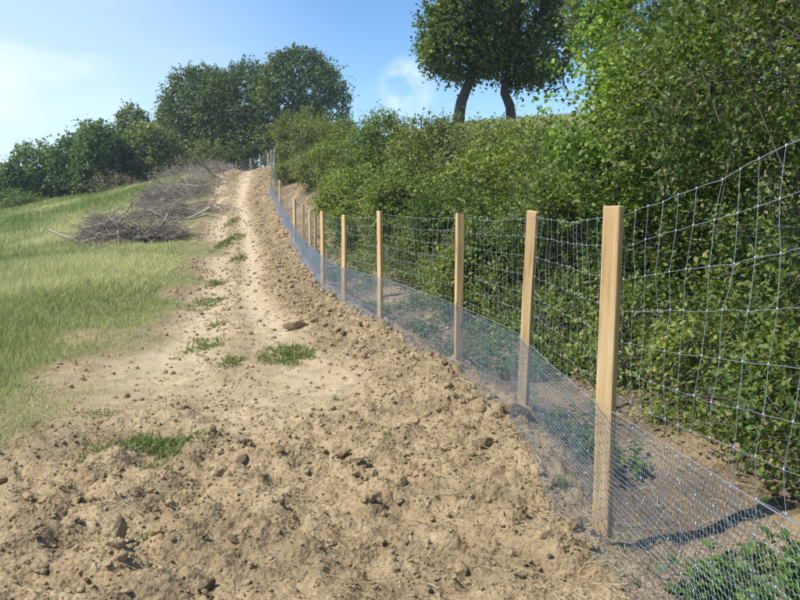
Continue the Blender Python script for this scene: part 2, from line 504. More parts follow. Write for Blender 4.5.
def masks(x, y):
    fx, ex = fence_x(y), edge_x(y)
    s = x - fx
    w = (fbm2(x * 0.9, y * 0.5, 4, 5) - 0.5)
    meadow = sstep(0.6, -0.6, (x - ex) + w * np.clip(2.2 + y * 0.03, 0, 3.4))
    right = sstep(0.0, 0.25, s + w * 0.15)
    tw = np.clip((y - 6.5) / 5, 0, 1)                       # the ruts show beyond the churned foreground
    rut1 = np.exp(-((s + 1.55 + 0.006 * y + 0.2 * w) / 0.36) ** 2)
    wide = (fx - ex)
    rut2 = np.exp(-((x - ex - 0.82 + 0.2 * w) / 0.52) ** 2)
    compact = np.clip(np.maximum(rut1, rut2) * tw * sstep(0.10, 0.42, fbm2(x * 1.4, y * 0.55, 3, 9) + 0.2), 0, 1) * (1 - meadow) * (1 - right)
    # the smoothed, track-rolled patch before the ruts
    pa = np.exp(-(((x + 1.1) / 0.75) ** 2 + ((y - 7.0) / 1.5) ** 2)) + np.exp(-(((x + 2.7) / 0.6) ** 2 + ((y - 8.5) / 2.6) ** 2))
    compact = np.clip(compact + 0.7 * np.clip(pa, 0, 1) * (1 - meadow) * (1 - right), 0, 1)
    rough = np.clip(sstep(-1.45, -0.8, s) + sstep(7.2, 5.0, y) + 0.16 + 0.35 * np.exp(-((s + 2.35 + 0.008 * y) / 0.35) ** 2), 0, 1) * (1 - meadow) * (1 - 0.85 * compact)
    rough = rough * (1 - 0.35 * right)
    humus = right * (0.35 + 0.6 * sstep(0.38, 0.6, fbm2(x * 1.5, y * 1.2, 4, 21))) + (1 - meadow) * (1 - right) * 0.45 * sstep(0.56, 0.70, fbm2(x * 2.2, y * 2.2, 4, 31)) * rough
    mid = (np.exp(-((s + 2.35 + 0.008 * y) / 0.45) ** 2) + np.exp(-((s + 0.72) / 0.45) ** 2) + np.exp(-((x - ex - 0.1) / 0.3) ** 2)) * tw * (1 - compact)
    humus = np.maximum(humus, 0.8 * np.clip(mid, 0, 1) * sstep(0.22, 0.58, fbm2(x * 2.0, y * 1.2, 4, 37)) * (1 - meadow) * (1 - right))
    humus = np.maximum(humus, right * sstep(1.1, 2.2, s) * 0.85)
    hill = right * np.maximum(sstep(3.0, 6.5, s) * sstep(20, 30, y), 0.8 * sstep(2.2, 3.6, s))
    grass = np.clip(meadow + hill, 0, 1)
    return dict(meadow=meadow, right=right, compact=compact, rough=rough, humus=np.clip(humus, 0, 1), grass=grass)

def detail_z(x, y, m):
    r = m['rough']
    z = (fbm2(x * 0.8, y * 0.8, 3, 3) - 0.5) * 0.16 * (0.35 + 0.65 * r)
    z = z + (fbm2(x * 4.5, y * 4.5, 4, 13) - 0.5) * 0.12 * r
    for sc, amp, thr, sd in ((3.4, 0.060, 0.6, 41), (8.0, 0.045, 0.42, 51), (17.0, 0.028, 0.30, 61), (34.0, 0.014, 0.25, 66)):
        wx = x + 0.10 / sc * (vnoise2(x * sc * 2.1, y * sc * 2.1, sd + 7) - 0.5) * 4
        wy = y + 0.10 / sc * (vnoise2(x * sc * 2.1 + 40, y * sc * 2.1, sd + 8) - 0.5) * 4
        d, v = worley2(wx * sc, wy * sc, sd)
        dome = np.clip(1 - (d / (0.30 + 0.35 * v)) ** 2, 0, 1) ** 0.6 * np.clip((v - thr) / (1 - thr), 0, 1)
        z = z + amp * dome * r
    z = z + (fbm2(x * 1.7, y * 1.7, 3, 17) - 0.5) * 0.30 * r * sstep(16, 34, y)
    z = z - 0.085 * m['compact'] + (fbm2(x * 7, y * 3, 3, 71) - 0.5) * 0.03 * (1 - r)
    # faint caterpillar ribs pressed across the smooth patch
    rib = np.sin((y * 1.0 - x * 0.35) * 2 * math.pi / 0.17 + 2.0 * vnoise2(x * 2, y * 2, 81))
    z = z + 0.012 * rib * np.clip(m['compact'] - 0.3, 0, 1) * sstep(11, 8, y)
    # meadow hummocks and the bank beyond the fence
    z = z + m['meadow'] * (fbm2(x * 0.5, y * 0.5, 3, 91) - 0.45) * 0.25
    s = x - fence_x(y)
    z = z + 0.05 * np.exp(-((s + 0.35) / 0.3) ** 2) * (1 - m['meadow'])
    z = z - 0.07 * np.exp(-((s - 0.45) / 0.35) ** 2)
    return z * sstep(140, 90, np.hypot(x, y))

def ground_z(x, y):
    x = np.atleast_1d(np.asarray(x, float)); y = np.atleast_1d(np.asarray(y, float))
    return base_z(x, y) + detail_z(x, y, masks(x, y))
def gz(x, y): return float(ground_z(x, y)[0])

def build_ground():
    ys = [1.6]
    while ys[-1] < 105: ys.append(ys[-1] + max(0.019, 0.0058 * ys[-1]))
    while ys[-1] < 600: ys.append(ys[-1] + 0.12 * (ys[-1] - 100) + 2)
    back = [1.6 - 0.1]
    while back[-1] > -400: back.append(back[-1] - max(0.15, 0.3 * abs(back[-1] - 1.6)))
    ys = np.array(back[::-1] + ys)
    # columns: fine across the track, coarser over meadow and bank, then out to the horizon
    yc = np.clip(ys, 1.6, 105)
    A, B = edge_x(yc) - 0.4, fence_x(yc) + 0.5
    Lft = np.minimum(A - 1.0, -0.62 * yc - 2.2); Rgt = B + 1.5 + 0.55 * yc
    mid = A[:, None] + np.linspace(0, 1, 250)[None] * (B - A)[:, None]
    lf = Lft[:, None] + (1 - (1 - np.linspace(0, 1, 80)[None]) ** 1.0) * (A - Lft)[:, None]
    rt = B[:, None] + np.linspace(0, 1, 64)[None] ** 1.3 * (Rgt - B)[:, None]
    g = (1.3 ** np.arange(1, 27) - 1) / (1.3 ** 26 - 1)
    ol = Lft[:, None] - g[None, ::-1] * (520 + Lft)[:, None]
    orr = Rgt[:, None] + g[None] * (520 - Rgt)[:, None]
    X = np.concatenate([ol, lf[:, :-1], mid, rt[:, 1:], orr], 1)
    Y = np.broadcast_to(ys[:, None], X.shape).copy()
    m = masks(X, Y)
    Z = base_z(X, Y) + detail_z(X, Y, m)
    nr, nc = X.shape
    idx = np.arange(nr * nc).reshape(nr, nc)
    F = np.stack([idx[:-1, :-1], idx[:-1, 1:], idx[1:, 1:], idx[1:, :-1]], -1).reshape(-1, 4)
    V = np.stack([X, Y, Z], -1).reshape(-1, 3)
    fm = m['meadow'].ravel()[F].mean(1) > 0.5
    fr = (m['right'].ravel()[F].mean(1) > 0.5) & ~fm
    for name, sel, lab, cat in (('dirt_track', ~fm & ~fr, 'freshly bulldozed tan earth track climbing the hill beside the fence', 'track'),
                           ('meadow', fm, 'sloping grassy meadow left of the earth track', 'meadow'),
                           ('hedge_bank', fr, 'bank of dark soil and grass under the hedge behind the fence', 'bank')):
        f = F[sel]
        used, inv = np.unique(f, return_inverse=True)
        at_ = {k: m[k].ravel()[used] for k in ('compact', 'humus', 'grass')}
        single(name, V[used], inv.reshape(f.shape), M_SOIL, lab, cat, at_, smooth=True, kind='structure')
build_ground()

# ------------------------------------------------------------------ fence
def fence():
    root = thing('wire_fence', 'new wooden post and wire mesh fence running uphill along the hedge', 'fence', (PX[3], PY[3], PZ[3]))
    # posts: sawn square timber, slightly chamfered, top cut a little askew
    a, hgt, dig = 0.038, 1.6, 0.45
    def post_mesh(seed):
        r = np.random.default_rng(seed)
        c = 0.005
        prof = [(-a + c, -a), (a - c, -a), (a, -a + c), (a, a - c), (a - c, a), (-a + c, a), (-a, a - c), (-a, -a + c)]
        levels = np.concatenate([[-dig], np.linspace(0.0, hgt - 0.006, 6), [hgt]])
        bow = np.cumsum(r.normal(0, 0.0022, (len(levels), 2)), 0)
        V, tilt = [], r.normal(0, 0.06, 2)
        for i, z in enumerate(levels):
            k = 0.93 if i == len(levels) - 1 else 1.0
            for (x, y) in prof:
                V.append((x * k + bow[i, 0], y * k + bow[i, 1], z + ((x * tilt[0] + y * tilt[1]) if z > hgt - 0.1 else 0)))
        n = 8
        me = bpy.data.meshes.new('post')
        faces = [[i * n + j, i * n + (j + 1) % n, (i + 1) * n + (j + 1) % n, (i + 1) * n + j] for i in range(len(levels) - 1) for j in range(n)]
        faces.append([(len(levels) - 1) * n + j for j in range(n)])
        faces.append(list(range(n))[::-1])
        me.from_pydata(V, [], faces)
        me.materials.append(M_WOOD)
        return me
    kinds = [post_mesh(s) for s in range(6)]
    rots = [20, -12, 5, -30, -24, 11, -36, -27, -30, 20, -15, 12, -40, 5, -22, 15, -30, 10, -18, 30, -25, 8, -14]
    rr = np.random.default_rng(3)
    for i, (x, y, z, h) in enumerate(POSTS):
        o = bpy.data.objects.new('post', kinds[i % 6])
        COL.objects.link(o)
        o.parent = root
        zz = gz(x, y)
        top = z + h
        o.location = (x - PX[3], y - PY[3], top - hgt - PZ[3])
        thick = 1.0 if i < 9 else rr.uniform(0.85, 1.15)
        if i == 3: thick = 1.06
        if i == 6: thick = 0.85
        if i in (9, 10): thick = 0.7
        o.scale = (thick, thick, 1.0)
        o.rotation_euler = (math.radians(rr.normal(0, 0.5)), math.radians(rr.normal(0.35, 0.5)), math.radians(rots[i]))

    # the path of the mesh, sampled every 15 cm, just behind the posts
    fine = np.arange(-3.6, 89.0, 0.05)
    fx = fence_x(fine)
    k = np.ones(9) / 9
    fxs = np.convolve(np.pad(fx, 4, 'edge'), k, 'valid')
    seg = np.hypot(np.diff(fxs), np.diff(fine))
    arc = np.concatenate([[0], np.cumsum(seg)])
    L = arc[-1]
    bz = np.interp(fine, PY, PZ)
    toph = np.interp(fine, PY, PH)
    tx, ty = np.gradient(fxs, arc), np.gradient(fine, arc)
    def path(s, off):
        x = np.interp(s, arc, fxs); y = np.interp(s, arc, fine)
        nx, ny = np.interp(s, arc, ty), -np.interp(s, arc, tx)
        return x + nx * off, y + ny * off, np.interp(s, arc, bz), np.interp(s, arc, toph)
    rng = np.random.default_rng(5)
    S = np.arange(0, L, 0.152)
    H = np.array([1.555, 1.405, 1.255, 1.105, 0.955, 0.815, 0.69, 0.575, 0.47, 0.375, 0.29, 0.21, 0.135, 0.06])
    nS, nH = len(S), len(H)
    pa = np.interp(PY, fine, arc)
    dpost = np.min(np.abs(S[:, None] - pa[None, :]), 1)
    free = np.clip(dpost / 0.9, 0, 1)
    G = np.zeros((nS, nH, 3))
    wob = np.array([np.interp(S, np.arange(0, L + 1, 0.55), rng.normal(0, 1, len(np.arange(0, L + 1, 0.55)))) for _ in range(nH)]).T
    for j, h in enumerate(H):
        lean = rng.normal(0, 0.007, nS) + 0.008 * wob[:, j]
        x, y, z, t = path(S + lean, 0.058)
        sag = (0.030 if j == 0 else 0.012) * free
        buck = rng.normal(0, 0.006, nS) + 0.02 * free * np.sin(S * 2.3 + j * 0.5)
        G[:, j, 0] = x + buck; G[:, j, 1] = y
        G[:, j, 2] = z + h * (t - 0.03) / 1.57 - sag + rng.normal(0, 0.0022, nS) + 0.004 * wob[:, j] * free
    # horizontal line wires, with the little crimp between knots
    for j in range(nH):
        P = np.concatenate([np.stack([G[:160, j], 0.5 * (G[:160, j] + G[1:161, j]) + rng.normal(0, 0.002, (160, 3)) * [0, 0, 1]], 1).reshape(-1, 3), G[160:, j]])
        r = 0.0013 if j else 0.0016
        V, F = tubes(P[None], np.full((1, len(P)), r), 3, cap=False)
        part('horizontal_wire', V, F, M_WIRE, root, smooth=True)
    # vertical stay wires with their knots
    def stay(i):
        P = G[i].copy(); P[:, 0] += 0.002
        mid = 0.5 * (P[:-1] + P[1:]); mid[:, 1] += rng.normal(0, 0.004, nH - 1)
        Q = np.zeros((nH * 2 - 1, 3)); Q[0::2] = P; Q[1::2] = mid
        V, F = tubes(Q[None], np.full((1, len(Q)), 0.00115), 3, cap=False)
        kp = np.stack([P - [0, 0, 0.007], P, P + [0, 0, 0.007]], 1)
        kv, kf = tubes(kp, np.tile([[0.002, 0.0042, 0.002]], (nH, 1)), 4)
        return merge([(V, F), (kv, kf)])
    order = [i for i in range(nS) if G[i, 0, 1] > 0.4]
    near, rest = order[:190], [i for i in range(nS) if i not in set(order[:190])]
    for i in near:
        V, F = stay(i)
        part('vertical_wire', V, F, M_WIRE, root, smooth=True)
    V, F = merge([tubes(G[i][None, ::2], np.full((1, len(G[i][::2])), 0.0013), 3, cap=False) for i in rest])
    part('far_vertical_wires', V, F, M_WIRE, root, smooth=True, kind='stuff')

    # hexagonal rabbit netting on the track side, dug in at the foot
    def hexnet(s0, s1, c, r):
        top = 0.67
        nx_, nz_ = int((s1 - s0) / c), int((top + 0.10) / (c * 0.87))
        i, j = np.meshgrid(np.arange(nx_), np.arange(nz_), indexing='ij')
        i, j = i.ravel(), j.ravel()
        # brick-lattice hexagon: one twisted upright and two slants per cell
        cx = s0 + (i + 0.5 * (j % 2)) * c; cz = -0.10 + j * c * 0.87
        up0 = np.stack([cx, cz], -1); up1 = np.stack([cx, cz + c * 0.52], -1)
        l = np.stack([cx - c / 2, cz + c * 0.87], -1); rgt = np.stack([cx + c / 2, cz + c * 0.87], -1)
        E0 = np.concatenate([up0, up1, up1]); E1 = np.concatenate([up1, l, rgt])
        rad = np.concatenate([np.full(len(i), r * 1.6), np.full(2 * len(i), r)])
        def to3(q):
            s = q[:, 0]; h = q[:, 1]
            s = s + 0.006 * (vnoise2(q[:, 0] * 9, q[:, 1] * 9, 5) - 0.5)
            x, y, z, t = path(np.clip(s, 0, L), -0.06)
            bulge = 0.05 * (fbm2(q[:, 0] * 1.7, q[:, 1] * 2.5, 3, 15) - 0.5) * np.clip(1 - np.interp(np.abs(h - 0.6), [0, 0.1], [0.6, 0]), 0, 1)
            flare = -0.16 * np.clip(0.22 - h, 0, 0.3) / 0.3
            nx, ny = np.interp(s, arc, ty), -np.interp(s, arc, tx)
            o = -np.abs(bulge) * 1.2 + flare
            hh = h + 0.025 * (fbm2(q[:, 0] * 0.9, q[:, 0] * 0 + 3, 3, 25) - 0.5)
            return np.stack([x + nx * o, y + ny * o, z + hh], -1)
        return tubes(np.stack([to3(E0), to3(E1)], 1), np.stack([rad, rad], 1), 3, cap=False)
    sE = float(np.interp(50.5, fine, arc)); sN = float(np.interp(1.5, fine, arc)); s1 = float(np.interp(8.8, fine, arc)); s2 = float(np.interp(20, fine, arc))
    V, F = merge([hexnet(0.0, sN, 0.06, 0.0016), hexnet(sN, s1, 0.027, 0.00085), hexnet(s1, s2, 0.042, 0.0012), hexnet(s2, sE, 0.085, 0.0023)])
    net = part('rabbit_netting', V, F, M_NET, root, kind='stuff', label='fine blue grey hexagonal netting along the foot of the fence')
    ss = np.arange(0.0, sE, 0.09)
    x, y, z, t = path(ss, -0.062)
    hh = 0.67 + 0.025 * (fbm2(ss * 0.9, ss * 0 + 3, 3, 25) - 0.5)
    P = np.stack([x, y, z + hh], -1)
    V, F = tubes(P[None], np.full((1, len(P)), 0.0024), 4)
    part('netting_top_wire', V, F, M_WIRE, net, smooth=True)
fence()

# ------------------------------------------------------------------ plants
def unit(v): return v / (np.linalg.norm(v, axis=-1, keepdims=True) + 1e-9)

def leaf_mesh(pos, axis, nrm, size, width=0.55, fold=0.10):
    axis = unit(axis); side = unit(np.cross(axis, nrm)); up = np.cross(side, axis)
    s = size[:, None]
    a = pos; t = pos + axis * s - up * s * 0.12
    l = pos + axis * s * 0.45 + side * s * width * 0.5 + up * s * fold
    r = pos + axis * s * 0.45 - side * s * width * 0.5 + up * s * fold
    V = np.stack([a, r, t, l], 1).reshape(-1, 3)
    n = len(pos); b = np.arange(n)[:, None] * 4
    F = np.concatenate([b + np.array([[0, 1, 2]]), b + np.array([[0, 2, 3]])], 1).reshape(-1, 3)
    return V, F

def oval_leaf_mesh(pos, axis, nrm, size, width=0.55, fold=0.07):
    axis = unit(axis); side = unit(np.cross(axis, nrm)); up = np.cross(side, axis)
    s = size[:, None]; w = s * width * 0.5
    V = np.stack([pos, pos + axis * s * 0.28 - side * w * 0.85 + up * s * fold, pos + axis * s * 0.62 - side * w * 0.8 + up * s * fold * 0.6, pos + axis * s - up * s * 0.14,
                  pos + axis * s * 0.62 + side * w * 0.8 + up * s * fold * 0.6, pos + axis * s * 0.28 + side * w * 0.85 + up * s * fold], 1).reshape(-1, 3)
    b = np.arange(len(pos))[:, None] * 6
    F = np.concatenate([b + np.array([[0, 1, 2, 3]]), b + np.array([[0, 3, 4, 5]])], 1).reshape(-1, 4)
    return V, F

def crown_leaves(lobes, n_twigs, per, leaf, twig, rng, lump=0.28, gap=0.40, gap_scale=None, shoots=0.06, width=0.6, oval=False):
    Lb = np.array(lobes, float)
    area = (Lb[:, 3] * Lb[:, 4] * Lb[:, 5]) ** (2 / 3.0)
    mean_r = float(np.mean(Lb[:, 3:6]))
    gs = gap_scale or 2.2 / mean_r
    out_p, out_d = [], []
    need = n_twigs
    for _ in range(6):
        k = rng.choice(len(Lb), int(need * 2.4) + 50, p=area / area.sum())
        d = unit(rng.normal(size=(len(k), 3)))
        r = np.clip(1 - np.abs(rng.normal(0, 0.26, len(k))), 0.15, 1)
        c = Lb[k, :3]; R = Lb[k, 3:6]
        surf = 1 + lump * (vnoise3(d * 2.3 + c * 0.7, 7) - 0.5) * 2 + 0.5 * lump * (vnoise3(d * 5.5 + c, 8) - 0.5) * 2
        sh = rng.random(len(k)) < shoots
        r = np.where(sh, r * rng.uniform(1.05, 1.28, len(k)), r)
        p = c + d * R * (r * surf)[:, None]
        keep = vnoise3(p * gs, 17) * 0.65 + vnoise3(p * gs * 2.3, 18) * 0.35 > gap
        # thin out what lies deep inside another lobe
        for q in Lb:
            deep = (((p - q[:3]) / q[3:6]) ** 2).sum(1) < 0.42
            keep &= ~(deep & (rng.random(len(k)) < 0.72))
        keep |= sh & (rng.random(len(k)) < 0.3)
        out_p.append(p[keep]); out_d.append(unit(d / R)[keep])
        need -= int(keep.sum())
        if need <= 0: break
    P = np.concatenate(out_p)[:n_twigs]; D = np.concatenate(out_d)[:n_twigs]
    M = len(P)
    td = unit(D * 0.8 + np.array([0, 0, 0.35]) + rng.normal(0, 0.45, (M, 3)))
    tl = twig * rng.uniform(0.5, 1.4, M)
    clump = np.clip(0.5 + 0.9 * (vnoise3(P * gs * 0.8, 27) - 0.5) + rng.normal(0, 0.16, M), 0, 1)
    t = np.broadcast_to(np.linspace(0.0, 1, per)[None, :], (M, per)) + rng.uniform(-0.08, 0.08, (M, per))
    bend = np.array([0, 0, -0.25])
    pos = P[:, None, :] + td[:, None, :] * (t * tl[:, None])[..., None] + bend * ((t ** 2) * tl[:, None])[..., None]
    pos = pos + rng.normal(0, 0.09, (M, per, 3)) * tl[:, None, None]
    ax = unit(td[:, None, :] * 0.45 + rng.normal(0, 0.6, (M, per, 3)) + np.array([0, 0, -0.12]))
    nr = unit(np.array([0, 0, 0.75]) + 0.45 * D[:, None, :] + rng.normal(0, 0.5, (M, per, 3)))
    sz = leaf * rng.uniform(0.6, 1.25, (M, per))
    V, F = (oval_leaf_mesh if oval else leaf_mesh)(pos.reshape(-1, 3), ax.reshape(-1, 3), nr.reshape(-1, 3), sz.ravel(), width)
    tint = np.clip(rng.normal(0.45, 0.2, M * per) + 0.25 * (np.repeat(clump, per) - 0.5), 0, 1)
    tint = np.where(rng.random(M * per) < 0.03, 1.0, np.minimum(tint, 0.85))
    nv = 6 if oval else 4
    return V, F, dict(tint=np.repeat(tint, nv), clump=np.repeat(np.repeat(clump, per), nv)), P, td, tl

def twig_part(root, P, D, L, rng, lobes):
    k = rng.random(len(P)) < 0.2
    P, D, L = P[k], D[k], L[k]
    a = P - D * (L * rng.uniform(0.8, 2.2, len(L)))[:, None] + rng.normal(0, 0.05, P.shape)
    b = P + D * (L * 0.9)[:, None] - np.array([0, 0, 0.2]) * L[:, None]
    V, F = tubes(np.stack([a, P, b], 1), np.tile([[0.0042, 0.003, 0.0016]], (len(P), 1)) * rng.uniform(0.6, 1.5, (len(P), 1)), 3, cap=False)
    part('twigs', V, F, M_TWIG, root, kind='stuff')

def limb_tubes(base_pts, lobes, rng, r0, per_lobe=2, sub=3, n=7):
    """limbs from the top of the trunk into each lobe, and branches off them"""
    P, R = [], []
    for q in lobes:
        for _ in range(per_lobe):
            a = base_pts[rng.integers(len(base_pts))]
            tip = np.array(q[:3]) + rng.normal(0, 0.33, 3) * np.array(q[3:6])
            t = np.linspace(0, 1, n)[:, None]
            mid = a * 0.5 + tip * 0.5 + np.array([0, 0, 0.12 * np.linalg.norm(tip - a)]) * rng.uniform(-0.3, 1)
            pts = (1 - t) ** 2 * a + 2 * t * (1 - t) * mid + t ** 2 * tip
            pts[1:-1] += rng.normal(0, 0.02 * np.linalg.norm(tip - a), (n - 2, 3))
            P.append(pts); R.append(r0 * np.linspace(1, 0.22, n))
            for _ in range(sub):
                i = rng.integers(2, n - 1)
                b = pts[i]; e = b + unit(rng.normal(0, 1, 3) + np.array([0, 0, 0.4])) * 0.55 * np.array(q[3:6])
                tt = np.linspace(0, 1, n)[:, None]
                pp = b * (1 - tt) + e * tt + rng.normal(0, 0.015 * np.linalg.norm(e - b), (n, 3)) * tt
                P.append(pp); R.append(r0 * 0.42 * np.linspace(1, 0.2, n))
    return tubes(np.array(P), np.array(R), 5, cap=False)

def tree(name, label, cat, base, trunk_pts, r0, lobes, mat, n_twigs, per, leaf, twig, seed, group=None, bark=None, **kw):
    rng = np.random.default_rng(seed)
    root = thing(name, label, cat, base, group)
    tp = np.array(trunk_pts, float)
    # resample trunk
    d = np.concatenate([[0], np.cumsum(np.linalg.norm(np.diff(tp, axis=0), axis=1))])
    u = np.linspace(0, d[-1], 12)
    T = np.stack([np.interp(u, d, tp[:, i]) for i in range(3)], -1)
    T[1:-1] += rng.normal(0, 0.10 * r0, (10, 3))
    rad = r0 * np.interp(np.linspace(0, 1, 12), [0, 0.08, 0.5, 1], [1.35, 1.05, 0.85, 0.5])
    V, F = tubes(T[None], rad[None], 9, cap=False)
    trunk = part('trunk', V, F, bark or M_BARK, root, smooth=True)
    lv, lf = limb_tubes(T[-4:], lobes, rng, r0 * 0.45)
    part('limbs', lv, lf, bark or M_BARK, trunk, smooth=True)
    V, F, A, tp_, td_, tl_ = crown_leaves(lobes, n_twigs, per, leaf, twig, rng, **kw)
    crown = part('crown', V, F, mat, root, A)
    if leaf < 0.085: twig_part(crown, tp_, td_, tl_, rng, lobes)
    return root

def shrub(name, label, x, y, lobes, mat, n_twigs, per, leaf, twig, seed, cat='shrub', group=None, stems=7, stem_r=0.022, bark=None, **kw):
    rng = np.random.default_rng(seed)
    z = gz(x, y)
    root = thing(name, label, cat, (x, y, z), group)
    P, R = [], []
    n = 9
    for i in range(stems):
        q = lobes[rng.integers(len(lobes))]
        a = np.array([x, y, z - 0.1]) + np.append(rng.normal(0, 0.28, 2) * min(q[3], 1.6) * 0.6, 0)
        a[2] = gz(a[0], a[1]) - 0.06
        tip = np.array(q[:3]) + rng.normal(0, 0.42, 3) * np.array(q[3:6])
        t = np.linspace(0, 1, n)[:, None]
        pts = a * (1 - t) + tip * t
        pts[:, 2] += 0.10 * np.linalg.norm(tip - a) * np.sin(t[:, 0] * math.pi)
        pts[1:] += rng.normal(0, 0.025 * np.linalg.norm(tip - a), (n - 1, 3)) * 0.7
        P.append(pts); R.append(stem_r * rng.uniform(0.6, 1.5) * np.linspace(1, 0.25, n))
        for _ in range(5):
            j = rng.integers(2, n - 1)
            e = pts[j] + unit(rng.normal(0, 1, 3) + np.array([0, 0, 0.5])) * rng.uniform(0.25, 0.6) * np.array(q[3:6])
            tt = np.linspace(0, 1, n)[:, None]
            P.append(pts[j] * (1 - tt) + e * tt + rng.normal(0, 0.02, (n, 3)) * tt); R.append(stem_r * 0.4 * np.linspace(1, 0.3, n))
    V, F = tubes(np.array(P), np.array(R), 4, cap=False)
    part('stems', V, F, bark or M_TWIG, root, smooth=True)
    V, F, A, tp_, td_, tl_ = crown_leaves(lobes, n_twigs, per, leaf, twig, rng, **kw)
    crown = part('foliage', V, F, mat, root, A)
    if leaf < 0.085: twig_part(crown, tp_, td_, tl_, rng, lobes)
    return root

def lobe(px, py, Y, rpx, rpz, ry=None):
    c = at(px, py, Y); k = Y / F_PX
    return (c[0], c[1], c[2], rpx * k, (ry if ry else 0.85 * rpx * k), rpz * k)

# --- the two trees on the crest of the hill
b1 = at(460, 123, 38); b1[2] = gz(b1[0], b1[1]); b2 = at(511.5, 119, 38.6); b2[2] = gz(b2[0], b2[1])
low = lambda b: b - np.array([0, 0, 0.3])
tree('broadleaf_tree', 'dark tree with a leaning trunk on the hilltop, left of the pair', 'tree', b1, [low(b1), at(458.5, 112, 38), at(461, 102, 38), at(467, 92, 38), at(471, 78, 38), at(478, 50, 38)], 0.29,
     [lobe(458, 52, 38, 36, 25), lobe(443, 34, 38, 23, 30), lobe(476, 14, 38, 40, 36), lobe(466, -32, 38, 36, 34), lobe(484, 44, 38, 22, 26)], M_LEAF_DARK, 3000, 8, 0.18, 0.55, 101, lump=0.24, gap=0.36, gap_scale=1.1, width=0.75)
tree('broadleaf_tree', 'dark tree with a notched trunk on the hilltop, right of the pair', 'tree', b2, [low(b2), at(511, 107, 38.6), at(505.5, 97, 38.6), at(503.5, 88, 38.6), at(508, 76, 38.6), at(507, 50, 38.6)], 0.25,
     [lobe(524, 58, 38.6, 33, 25), lobe(544, 46, 38.6, 32, 36), lobe(515, 18, 38.6, 44, 40), lobe(520, -30, 38.6, 44, 36), lobe(562, 18, 38.6, 20, 24), lobe(500, 38, 38.6, 25, 25)], M_LEAF_DARK, 3300, 8, 0.18, 0.55, 102, lump=0.24, gap=0.36, gap_scale=1.1, width=0.75)

# --- the dark trees where the track tops the hill
def crest_tree(label, bx, Y, lobes, seed, n, mat=M_LEAF_DARK, r0=0.3, name='crest_tree'):
    b = at(bx, 170, Y); b[2] = gz(b[0], b[1])
    top = np.array(lobes[0][:3])
    return tree(name, label, 'tree', b, [low(b), b * 0.6 + top * 0.4 + np.array([0.2, 0, 0]), top], r0, lobes, mat, int(n * 1.25), 8, 0.29, 0.95, seed, lump=0.26, gap=0.25, width=0.75)
crest_tree('leftmost of the dark trees on the hilltop at the head of the track', 196, 92, [lobe(190, 112, 92, 28, 36), lobe(206, 96, 92, 24, 26), lobe(176, 122, 92, 16, 22), lobe(200, 145, 92, 24, 20)], 111, 2600)
crest_tree('middle one of the dark trees on the hilltop, behind the last fence posts', 238, 90, [lobe(226, 112, 90, 30, 38), lobe(244, 96, 90, 30, 28), lobe(240, 140, 90, 30, 24), lobe(214, 145, 90, 20, 18)], 112, 2900)
crest_tree('tallest dark rounded tree on the hilltop at the head of the track', 292, 88, [lobe(300, 92, 88, 40, 36), lobe(278, 108, 88, 26, 36), lobe(326, 112, 88, 22, 34), lobe(298, 68, 88, 28, 16), lobe(290, 140, 88, 40, 26)], 113, 3500)
for i, (px, py, Y, rx, rz, lab) in enumerate([(205, 157, 80, 14, 14, 'small dull green bush at the left head of the track beside the brush'), (243, 156, 88, 20, 14, 'low dark bush right behind the farthest fence posts')]):
    lb = [lobe(px, py, Y, rx, rz), lobe(px + 8, py + 4, Y, rx * 0.8, rz * 0.8)]
    shrub('crest_bush', lab, lb[0][0], lb[0][1], lb, (M_LEAF_OLIVE, M_LEAF_DARK)[i], 420, 8, 0.22, 0.7, 120 + i, cat='bush')

# --- the line of trees and bushes across the far left of the meadow
for i, (lab, Y, mat, n, lobs) in enumerate([
        ('low dark bush at the far left end of the tree line', 72, M_LEAF_FAR, 800, [(2, 188, 22, 22), (-22, 196, 24, 20)]),
        ('green rounded tree second from the left in the far tree line', 74, M_LEAF_FAR, 1300, [(38, 174, 28, 26), (24, 192, 24, 20), (52, 186, 22, 20)]),
        ('broad green tree in the middle of the far tree line', 73, M_LEAF_FAR, 1500, [(78, 164, 26, 26), (66, 182, 24, 22), (90, 182, 24, 20)]),
        ('pointed dense green tree right of the middle of the far tree line', 71, M_LEAF_FAR, 1300, [(98, 148, 20, 24), (108, 166, 20, 22), (96, 174, 20, 20)]),
        ('slim tall pale green tree rising above the far tree line', 78, M_LEAF_GREY, 800, [(132, 130, 13, 22), (131, 155, 16, 26)]),
        ('dull green bushy tree at the right end of the far tree line', 74, M_LEAF_OLIVE, 1300, [(148, 152, 24, 24), (162, 148, 16, 20), (140, 172, 24, 22), (168, 168, 16, 20)]),
        ('small bright bush low at the left foot of the tree line', 66, M_LEAF_HEDGE, 420, [(14, 203, 14, 10), (30, 204, 12, 8)])]):
    lb = [lobe(px, py, Y + 2 * (k % 2), rx, rz) for k, (px, py, rx, rz) in enumerate(lobs)]
    b = at(lobs[0][0], 200, Y); b[2] = gz(b[0], b[1])
    if i == 6:
        shrub('bush', lab, b[0], b[1], lb, mat, n, 8, 0.2, 0.6, 130 + i, cat='bush')
    else:
        tree('field_edge_tree', lab, 'tree', b, [low(b), b * 0.4 + np.array(lb[0][:3]) * 0.6, np.array(lb[0][:3])], 0.16, lb, mat, int(n * 1.4), 7, 0.30, 0.8, 130 + i, gap=0.25, width=0.75)

